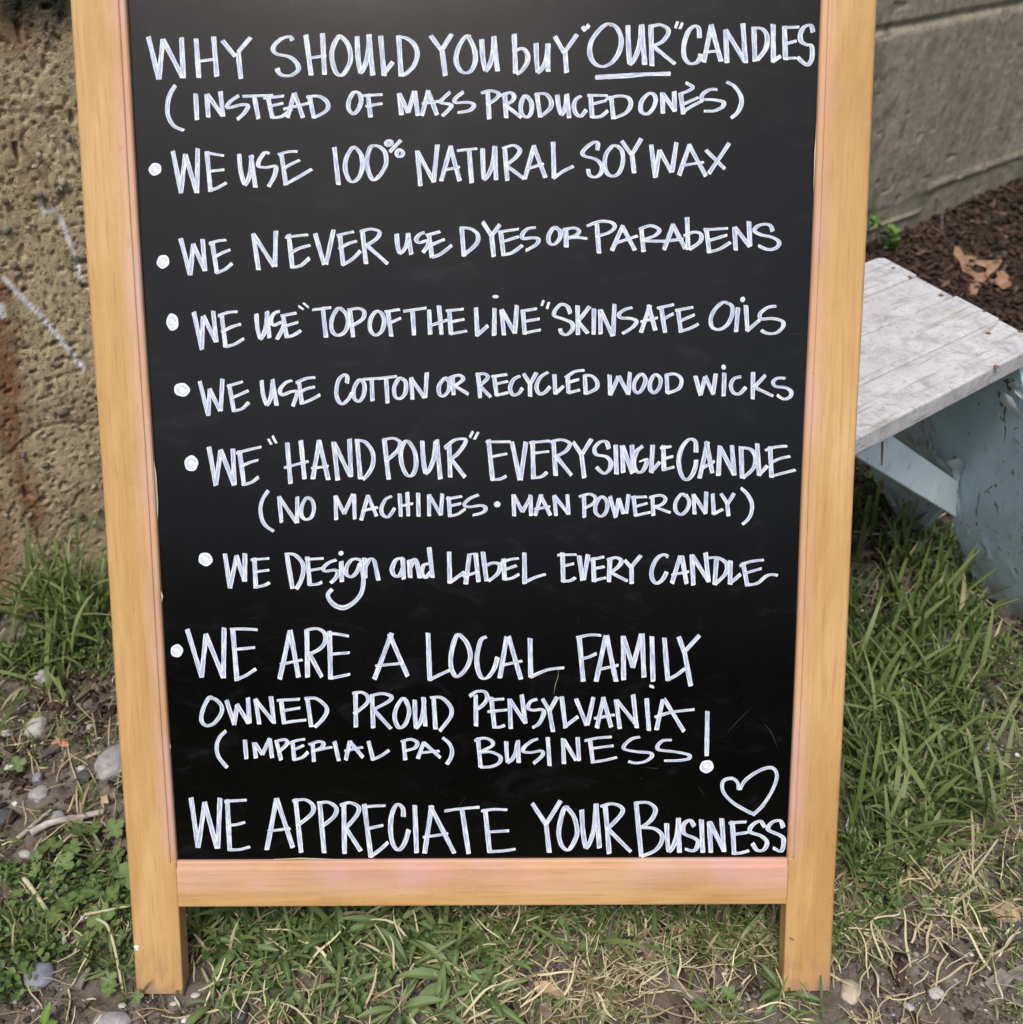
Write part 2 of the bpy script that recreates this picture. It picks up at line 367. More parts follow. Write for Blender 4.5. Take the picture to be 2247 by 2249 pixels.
gx = fine_axis(-0.85, 1.35, 0.0042, 60); gy = fine_axis(0.28, 1.85, 0.0042, 60)
X, Y = np.meshgrid(gx, gy)
Z = hgt(X, Y)
fine = smooth(1.2, 0.6, np.abs(X - 0.2)) * smooth(1.5, 0.9, np.abs(Y - 1.0))
Z = Z + fine * (0.005 * (fbm(X * 60, Y * 60, 3, 21) - 0.5) + 0.0045 * (fbm(X * 170, Y * 170, 2, 33) - 0.5) - 0.003 * smooth(.55, .75, vnoise(X * 90, Y * 90, 41)))
Z = np.where((np.abs(X) > 3) | (np.abs(Y) > 4), Z * 0.6, Z)
V = np.stack([X.ravel(), Y.ravel(), Z.ravel()], 1)
ny, nx = X.shape
I = np.arange(nx * ny).reshape(ny, nx)
F = np.stack([I[:-1, :-1].ravel(), I[:-1, 1:].ravel(), I[1:, 1:].ravel(), I[1:, :-1].ravel()], 1)
b = NB('bare_soil'); c = b.coord()
n1 = b.noise(c, 6, 5); n2 = b.noise(c, 60, 6, 0.7); n3 = b.noise(c, 420, 4, 0.65)
col = b.ramp(n2, [(0.25, (0.065, 0.052, 0.043)), (0.5, (0.165, 0.140, 0.118)), (0.78, (0.31, 0.275, 0.24))])
col = b.mix(b.rng(n1, 0.40, 0.65, 0, 0.5), col, (0.085, 0.062, 0.045))
col = b.mix(b.rng(n3, 0.58, 0.72, 0, 0.45), col, (0.30, 0.27, 0.24))
col = b.mix(b.attr('bed'), col, b.ramp(n2, [(0.3, (0.018, 0.011, 0.009)), (0.7, (0.060, 0.038, 0.030))]))
far = b.attr('lawn'); col = b.mix(far, col, b.ramp(n2, [(0.3, (0.045, 0.075, 0.025)), (0.7, (0.10, 0.14, 0.05))]))
b.bump(b.math('ADD', n2, b.math('MULTIPLY', n3, 0.5)), 0.8, 0.004)
m_soil = b.fin(col, 0.92, 0.2)
far = smooth(1.4, 3.0, np.hypot(X - .2, Y - .9))
me = mesh_np('ground', V, F, m_soil, True, {'bed': bed_mask(X, Y).ravel(), 'lawn': far.ravel()})
tag(link('ground', me), 'bare brown soil of the yard', kind='structure')

# ================================================================== RETAINING WALL
wall = empty('retaining_wall', tuple(WP))
wall.rotation_euler = (0, 0, math.atan2(WD[1], WD[0]))
tag(wall, 'old cast concrete retaining wall running behind the sign, pebbly and rust stained at its left end', 'wall')
# local x = along, local y = into the wall, z up
def to_wall(px, py):
    p = on_plane(px, py, WP, WN); return np.dot(p - WP, WD), p[2]
us = np.concatenate([np.arange(-4.0, -0.45, 0.05), np.arange(-0.45, 0.50, 0.0022), np.arange(0.50, 1.2, 0.02), np.arange(1.2, 3.6, 0.0055), np.arange(3.6, 8.0, 0.06)])
zs = np.concatenate([np.arange(-0.12, -0.04, 0.02), np.arange(-0.04, 0.80, 0.0024), np.arange(0.80, 1.051, 0.02)])
U, Zw = np.meshgrid(us, zs)
left = smooth(0.75, 0.55, U)                     # rough, washed-out aggregate at the near end
D = 0.012 * (fbm(U * 3, Zw * 3, 3, 61) - 0.5)
D += left * (0.005 * (fbm(U * 14, Zw * 14, 3, 71) - 0.5) + 0.0012 * (fbm(U * 130, Zw * 130, 3, 81) - 0.5) + 0.0012 * (fbm(U * 230, Zw * 230, 2, 91) - .5))
pit = smooth(0.76, 0.86, vnoise(U * 190, Zw * 190, 101)) * 0.0028 + smooth(0.90, 0.96, vnoise(U * 60, Zw * 70, 111)) * 0.006
D -= left * pit
crk = np.abs(Zw - 0.620 + 0.10 * (U + .2) - 0.03 * fbm(U * 9, Zw * 2, 3, 5)); D -= left * 0.0012 * smooth(0.005, 0.0, crk)
crk = np.abs(Zw - 0.205 - 0.02 * np.sin(U * 22) - 0.02 * fbm(U * 14, Zw * 2, 3, 6)); D -= left * 0.0025 * smooth(0.003, 0.0, crk) * smooth(-.1, .1, U)
right = 1 - left
D += right * (0.006 * (fbm(U * 12, Zw * 8, 4, 131) - 0.5) + 0.003 * (fbm(U * 60, Zw * 50, 3, 141) - .5) - 0.003 * smooth(0.88, 0.94, vnoise(U * 30, Zw * 36, 151)))
jz = 0.515 + 0.004 * (fbm(U * 4, U * 0, 2, 7) - .5); D += right * (-0.006 * smooth(0.014, 0.0, np.abs(Zw - jz)) + 0.003 * smooth(.30, .6, fbm(U * 4 + 3, Zw * 0, 3, 13)) * smooth(0.016, 0.0, np.abs(Zw - jz + 0.028)) + 0.005 * smooth(jz, jz - .02, Zw))
jz2 = 0.136 + 0.004 * (fbm(U * 4, U * 0, 2, 8) - .5); D += right * (0.0045 * smooth(.30, .6, fbm(U * 5, Zw * 0, 3, 12)) * smooth(0.016, 0.0, np.abs(Zw - jz2)) - 0.002 * smooth(jz2, jz2 - .02, Zw))
jz3 = 0.085; D += right * 0.006 * smooth(0.006, 0.0, np.abs(Zw - jz3)) * smooth(1.75, 1.85, U) * smooth(2.15, 2.1, U)
# chalk scribbles and rust on the wall face, in wall coordinates
def seg_d(A, B):
    ax, az = A; bx, bz = B; L2 = (bx - ax) ** 2 + (bz - az) ** 2
    t = np.clip(((U - ax) * (bx - ax) + (Zw - az) * (bz - az)) / L2, 0, 1)
    return np.hypot(U - ax - t * (bx - ax), Zw - az - t * (bz - az))
chalk = np.zeros_like(U)
for pts, wd in (([(8, 610), (45, 650), (98, 702), (140, 755), (180, 806)], 0.0044), ([(134, 478), (150, 525), (165, 560), (178, 616)], 0.0036), ([(88, 430), (98, 470), (125, 458)], 0.003), ([(0, 672), (4, 690)], 0.006)):
    q = [to_wall(*p) for p in pts]
    for A, B in zip(q[:-1], q[1:]):
        nn = 0.35 + 1.1 * fbm(U * 160, Zw * 160, 3, 171)
        chalk = np.maximum(chalk, smooth(wd * 1.1, wd * 0.25, seg_d(A, B)) * smooth(0.38, 0.52, nn))
u0, _ = to_wall(0, 900); u1, _ = to_wall(70, 1100)
rust = np.zeros_like(U)
for pts, wd, a in (([(-20, 640), (5, 760), (20, 950), (50, 1060), (75, 1140)], 0.030, 1.0), ([(-30, 20), (20, 60)], 0.05, 0.8), ([(30, 300), (70, 420)], 0.035, 0.35), ([(-60, 1000), (-10, 1300)], 0.06, 0.8)):
    q = [to_wall(*p) for p in pts]
    for A, B in zip(q[:-1], q[1:]):
        rust = np.maximum(rust, a * smooth(wd, 0.0, seg_d(A, B) + 0.035 * (fbm(U * 28, Zw * 28, 4, 181) - .5)))
moss = smooth(0.05, 0.0, seg_d(to_wall(30, -5), to_wall(115, 8)) + 0.03 * (fbm(U * 40, Zw * 40, 3, 191) - .5)) * left
V = np.stack([U.ravel(), -D.ravel(), Zw.ravel()], 1)
ny, nx = U.shape; I = np.arange(nx * ny).reshape(ny, nx)
F = np.stack([I[:-1, :-1].ravel(), I[:-1, 1:].ravel(), I[1:, 1:].ravel(), I[1:, :-1].ravel()], 1)
b = NB('old_cast_concrete'); c = b.coord(); lf = b.attr('left')
n1 = b.noise(c, 9, 5, 0.6); n2 = b.noise(c, 70, 5, 0.7); n3 = b.noise(c, 330, 4, 0.7)
colL = b.ramp(n2, [(0.25, (0.30, 0.235, 0.140)), (0.5, (0.58, 0.47, 0.29)), (0.75, (0.74, 0.62, 0.42))])
colL = b.mix(b.rng(n1, 0.40, 0.70, 0, 0.30), colL, (0.52, 0.445, 0.33))
ag = b.voro(c, 110, 'F1', 'Color'); agd = b.voro(c, 110)
agc = b.ramp(b.sep(ag)[0], [(0.0, (0.09, 0.08, 0.08)), (0.4, (0.20, 0.15, 0.10)), (0.75, (0.33, 0.22, 0.13)), (1.0, (0.55, 0.46, 0.34))])
colL = b.mix(b.math('MULTIPLY', b.rng(agd, 0.42, 0.30, 0, 1), b.rng(b.sep(ag)[1], 0.62, 0.72, 0, 0.75)), colL, agc)
colL = b.mix(b.rng(b.noise(c, 190, 2, 0.5), 0.62, 0.70, 0, 0.6), colL, (0.13, 0.10, 0.07)); colL = b.mix(b.rng(n3, 0.60, 0.75, 0, 0.4), colL, (0.66, 0.58, 0.45))
stv = b.noise(b.mapv(c, (16, 16, 3.0)), 1, 5, 0.6, 0.6)
colR = b.ramp(n2, [(0.3, (0.235, 0.20, 0.145)), (0.5, (0.33, 0.29, 0.215)), (0.72, (0.45, 0.405, 0.31))])
colR = b.mix(b.rng(stv, 0.42, 0.68, 0, 0.65), colR, (0.16, 0.143, 0.107))
colR = b.mix(b.rng(b.noise(c, 26, 5, 0.7), 0.48, 0.60, 0, 0.55), colR, (0.33, 0.30, 0.235)); colR = b.mix(b.rng(b.noise(b.mapv(c, (1, 1, 1), loc=(3, 1, 2)), 34, 4, 0.7), 0.52, 0.66, 0, 0.55), colR, (0.115, 0.102, 0.078)); colR = b.mix(b.rng(n1, 0.54, 0.72, 0, 0.5), colR, (0.29, 0.265, 0.21))
colR = b.mix(b.rng(n3, 0.62, 0.76, 0, 0.35), colR, (0.36, 0.34, 0.29))
zz = b.sep(c)[2]
colR = b.mix(b.rng(zz, 0.15, 0.11, 0, 0.45), colR, (0.23, 0.215, 0.16))
colR = b.mix(b.math('MULTIPLY', b.rng(b.noise(b.mapv(c, (7, 7, 4)), 1, 4), 0.5, 0.7, 0, 0.5), b.rng(zz, 0.30, 0.08, 0, 1)), colR, (0.085, 0.10, 0.06))
col = b.mix(lf, colR, colL)
col = b.mix(b.math('MULTIPLY', b.attr('rust'), b.rng(n2, 0.30, 0.6, 0.35, 0.95)), col, b.ramp(n2, [(0.3, (0.15, 0.058, 0.028)), (0.7, (0.36, 0.17, 0.085))]))
col = b.mix(b.attr('moss'), col, (0.035, 0.036, 0.025))
col = b.mix(b.attr('chalk'), col, (0.88, 0.87, 0.88))
b.bump(b.math('ADD', b.math('ADD', b.math('MULTIPLY', n2, 0.5), b.math('MULTIPLY', n3, 0.9)), b.math('MULTIPLY', b.rng(b.noise(c, 190, 2, 0.5), 0.62, 0.70, 0, 1), -0.9)), 0.8, 0.0030)
m_wall = b.fin(col, 0.92, 0.2)
o = link('wall_face', mesh_np('wall_face', V, F, m_wall, True, {'left': left.ravel(), 'rust': rust.ravel(), 'moss': moss.ravel(), 'chalk': chalk.ravel()}), wall)
bm = box_bm(-4.0, 7.94, 0.03, 0.26, -0.12, 1.04)
link('wall_core', bevel_mesh('wall_core', bm, m_wall, 0.01), wall)

def rock_mesh(name, seed, sx, sy, sz, mat, sub=3, amp=0.35):
    bm = bmesh.new(); bmesh.ops.create_icosphere(bm, subdivisions=sub, radius=1)
    P = np.array([v.co[:] for v in bm.verts])
    n = fbm(P[:, 0] * 1.3 + seed * 3.1, P[:, 1] * 1.3 + P[:, 2] * 1.7 + seed, 3, seed) - 0.5
    n2 = np.abs(fbm(P[:, 1] * 2.2 + seed, P[:, 0] * 2.2 - P[:, 2] * 2, 2, seed + 5) - 0.5)
    r = 1 + amp * 1.6 * n - amp * 0.9 * n2
    for v, k in zip(bm.verts, r): v.co = Vector((v.co.x * k * sx, v.co.y * k * sy, v.co.z * k * sz))
    me = bpy.data.meshes.new(name); bm.to_mesh(me); bm.free(); me.materials.append(mat)
    me.polygons.foreach_set('use_smooth', np.ones(len(me.polygons), dtype=bool)); return me
# pebbles that stand out of the washed concrete at the left end
peb_px = [(84, 232, 7), (150, 303, 9), (116, 300, 7), (136, 400, 11), (80, 425, 12), (125, 418, 8), (10, 440, 9), (14, 505, 10), (28, 580, 12), (38, 600, 9), (45, 317, 6), (75, 365, 7), (85, 340, 7),
          (126, 797, 11), (76, 782, 9), (137, 905, 14), (60, 855, 5), (110, 860, 7), (200, 880, 6), (172, 940, 6), (205, 1068, 8), (128, 1100, 5), (212, 1120, 9), (175, 1130, 12), (98, 1020, 10), (50, 1000, 7), (120, 1100, 5),
          (155, 345, 6), (30, 770, 6), (205, 1148, 8), (12, 1130, 7), (65, 1130, 8), (140, 1180, 6), (100, 90, 6), (50, 120, 5), (130, 170, 5), (110, 440, 6), (180, 735, 5), (165, 560, 5), (60, 500, 6)]
peb_m = [M['stone_brown'], M['stone_grey'], M['stone_pale'], M['brick_red'], M['stone_dark']]
M['peb_a'] = simple_stone('tan_pebble', [(0.3, (0.26, 0.21, 0.15)), (0.7, (0.42, 0.35, 0.26))]); M['peb_c'] = simple_stone('cream_pebble', [(0.3, (0.38, 0.32, 0.23)), (0.7, (0.56, 0.49, 0.38))]); M['peb_b'] = simple_stone('slate_pebble', [(0.3, (0.13, 0.125, 0.12)), (0.7, (0.27, 0.26, 0.25))])
base_peb = [rock_mesh('pebble', 40 + i, 1, .55, .72, [M['peb_a'], M['peb_b'], M['stone_brown'], M['peb_a'], M['peb_c'], M['peb_b']][i], 2, 0.3) for i in range(6)]
for i, (px, py, r) in enumerate(peb_px):
    u, z = to_wall(px, py); s = r / 2000.0 * 1.1
    o = link('pebble', base_peb[(i * 5 + i // 3) % 6], wall, (u, -0.002, z)); o.scale = (s, s, s); o.rotation_euler = (0, i * 1.7, 0)

# ================================================================== SIGN
sign = empty('a_frame_sign')
e1 = np.array([1, -0.0046, 0.0]); e1 /= np.linalg.norm(e1)
e2 = np.array([66 / 2200., 14300 / 2200., 1.0]); e2 /= np.linalg.norm(e2)
e2 = e2 - e1 * np.dot(e1, e2); e2 /= np.linalg.norm(e2)
wx = c2w(*e1); wz = -c2w(*e2); wy = np.cross(wz, wx)
C0 = CAMP + c2w(-0.0252, 0.4297, 0.893)
sign.matrix_world = Matrix(((wx[0], wy[0], wz[0], C0[0]), (wx[1], wy[1], wz[1], C0[1]), (wx[2], wy[2], wz[2], C0[2]), (0, 0, 0, 1)))
tag(sign, 'wooden A-frame chalkboard sign lettered in white marker about hand poured candles', 'chalkboard sign')
TH = math.asin(max(-1, min(1, wz[1])))
def board_xy(px, py, depth=0.0):
    P = C0 + wy * depth; p = on_plane(px, py, P, wy) - C0
    return np.dot(p, wx), np.dot(p, wz)
HW, SW, HT = 0.310, 0.0425, 1.10
prof = [(-HW, .0180), (-HW, .0030), (-HW + .0006, .0014), (-HW + .0018, .0004), (-HW + .0034, 0), (-HW + SW - .0062, 0), (-HW + SW - .0052, .0003), (-HW + SW - .0046, .0014),
        (-HW + SW - .0040, .0016), (-HW + SW - .0014, .0019), (-HW + SW - .0003, .0030), (-HW + SW, .0045), (-HW + SW, .0180)]
def prism(prof, z0, z1, mirror=False, nseg=40, foot=True):
    P = [(-x if mirror else x, y) for x, y in prof]; n = len(P); V = []; F = []
    lowp = [(-HW + SW - .0052, 0), (-HW + SW - .0040, 0), (-HW + SW - .0028, 0), (-HW + SW - .0014, 0.0001), (-HW + SW - .0004, .0006), (-HW + SW, .0018)]
    P2 = P[:6] + [(-x if mirror else x, y) for x, y in lowp] + P[12:]; assert len(P2) == n
    zs = np.array([z0, .004, .02, .04, .06, .08, .10, .1256, .1262] + list(np.linspace(.14, z1, 34))); nseg = len(zs)
    for k, z in enumerate(zs):
        for (x, y) in (P2 if z < .126 else P):
            zz = z + (y * math.tan(TH) if (foot and k == 0) else 0)
            V.append((x, y, zz))
    for k in range(nseg - 1):
        for i in range(n):
            a, b_ = k * n + i, k * n + (i + 1) % n
            q = (a, b_, b_ + n, a + n); F.append(q if not mirror else q[::-1])
    lo = tuple(range(n)); hi = tuple(range((nseg - 1) * n, nseg * n))
    F.append(lo[::-1] if not mirror else lo); F.append(hi if not mirror else hi[::-1])
    return V, F
def flatmesh(name, V, F, mat):
    me = bpy.data.meshes.new(name); me.from_pydata(V, [], F); me.materials.append(mat); me.update(); return me
for mir in (False, True):
    V, F = prism(prof, 0.0, HT, mir)
    V = [(x + 0.0004 * math.sin(z * 17 + (3 if mir else 0)), y, z) for x, y, z in V]
    me = flatmesh('stile', V, F, M['stile'])
    bm = bmesh.new(); bm.from_mesh(me)
    lowe = [e for e in bm.edges if all(v.co.z < 0.012 for v in e.verts)]
    bmesh.ops.bevel(bm, geom=lowe, offset=0.0016, segments=2, affect='EDGES'); bmesh.ops.recalc_face_normals(bm, faces=bm.faces); bm.to_mesh(me); bm.free()
    link('stile', me, sign)
# bottom / top rail: profile in (z, y) extruded along x, butted between the stiles
def rail(z0, z1, lip_top):
    h = z1 - z0
    P = [(0, .0175), (0, .0016), (.0006, .0006), (.0018, .0002), (h - .0072, .0002), (h - .0062, .0005), (h - .0056, .0016), (h - .0048, .0018), (h - .0014, .0022), (h - .0003, .0032), (h, .0048), (h, .0175)]
    if not lip_top: P = [(h - z, y) for z, y in P]
    n = len(P); V = []; F = []; xs = np.linspace(-HW + SW + .0003, HW - SW - .0003, 30)
    for x in xs:
        for z, y in P: V.append((x, y + .0004, z0 + z))
    for k in range(len(xs) - 1):
        for i in range(n): a, b_ = k * n + i, k * n + (i + 1) % n; F.append((a, b_, b_ + n, a + n))
    F.append(tuple(range(n))); F.append(tuple(range((len(xs) - 1) * n, len(xs) * n))[::-1])
    me = flatmesh('rail', V, F, M['rail']); bm = bmesh.new(); bm.from_mesh(me); bmesh.ops.recalc_face_normals(bm, faces=bm.faces); bm.to_mesh(me); bm.free(); return me
link('bottom_rail', rail(0.0840, 0.1260, True), sign)
link('top_rail', rail(1.040, 1.095, False), sign)
BD = 0.0062                                    # how far the board sits back from the frame face
bm = box_bm(-HW + SW - .004, HW - SW + .004, BD, BD + .004, 0.1235, 1.044)
link('blackboard_panel', bevel_mesh('blackboard_panel', bm, M['board'], 0), sign)
# torn laminate slivers on the inner edges of the frame
def strip(pts, wds, mat, name='strip', z=0.0005, normal_axis=None):
    V = []; F = []
    for i, (p, w_) in enumerate(zip(pts, wds)):
        a = pts[max(0, i - 1)]; c_ = pts[min(len(pts) - 1, i + 1)]
        dx, dz = c_[0] - a[0], c_[1] - a[1]; L = math.hypot(dx, dz) or 1
        nx_, nz_ = -dz / L * w_ / 2, dx / L * w_ / 2
        V += [(p[0] + nx_, z, p[1] + nz_), (p[0] - nx_, z - 0.0002, p[1] - nz_)]
        if i: F.append((2 * i - 2, 2 * i - 1, 2 * i + 1, 2 * i))
    return flatmesh(name, V, F, mat)
for pts_ in ([(337, 1010), (341, 1040), (345, 1100), (346, 1140)], [(351, 1290), (356, 1310), (352, 1330), (349, 1315)], [(370, 1625), (373, 1640), (371, 1660)], [(311, 640), (313, 690), (317, 760)], [(600, 1888), (660, 1886), (760, 1889)], [(1796, 240), (1791, 330), (1787, 420)], [(1735, 1760), (1739, 1740), (1737, 1700)]):
    q = [board_xy(p[0], p[1], 0.004) for p in pts_]
    link('edge_splinter', strip(q, [0.0003] + [0.0013] * (len(q) - 2) + [0.0003], M['palestem'], 'edge_splinter', 0.0046), sign)
# rear frame, hinged at the top
Wi = sign.matrix_world.inverted()
def w2l(p): return Wi @ Vector(p)
top = Vector((0, 0.022, HT - 0.01))
topw = sign.matrix_world @ top
foot_y = topw.y + 0.24
for sx in (-1, 1):
    a = w2l((topw.x + sx * 0.288, topw.y, topw.z)); c_ = w2l((topw.x + sx * 0.288, foot_y, -0.01))
    d = c_ - a; L = d.length
    bm = box_bm(-.020, .020, -.009, .009, 0, L)
    me = bevel_mesh('rear_leg', bm, M['rearwood'], 0.002)
    o = link('rear_leg', me, sign, a); o.rotation_mode = 'QUATERNION'; o.rotation_quaternion = d.to_track_quat('Z', 'Y')
a = w2l((topw.x, topw.y, topw.z)); c_ = w2l((topw.x, foot_y, -0.01)); d = (c_ - a); L = d.length
def rear_box(name, z0, z1, y0, y1, mat, hw):
    me = bevel_mesh(name, box_bm(-hw, hw, y0, y1, z0, z1), mat, 0.001)
    o = link(name, me, sign, a); o.rotation_mode = 'QUATERNION'; o.rotation_quaternion = d.to_track_quat('Z', 'Y')
rear_box('rear_rail', L - 0.13, L - 0.09, -.008, .008, M['rail'], 0.267)
for sx in (-0.2, 0.2):
    link('hinge', bevel_mesh('hinge', box_bm(sx - .02, sx + .02, .018, .030, HT - .012, HT + .003), M['metal'], 0.001), sign)
# scratch, white paint spot on the left foot
sx_, sz_ = board_xy(300, 2081); 
bmv = [(sx_ + 0.0022 * math.cos(t) * (1 + .25 * math.sin(3 * t)), -0.0002, sz_ + 0.0028 * math.sin(t)) for t in np.linspace(0, 2 * math.pi, 14)[:-1]]
link('paint_spot', flatmesh('paint_spot', bmv, [tuple(range(len(bmv)))], M['white_bit']), sign)

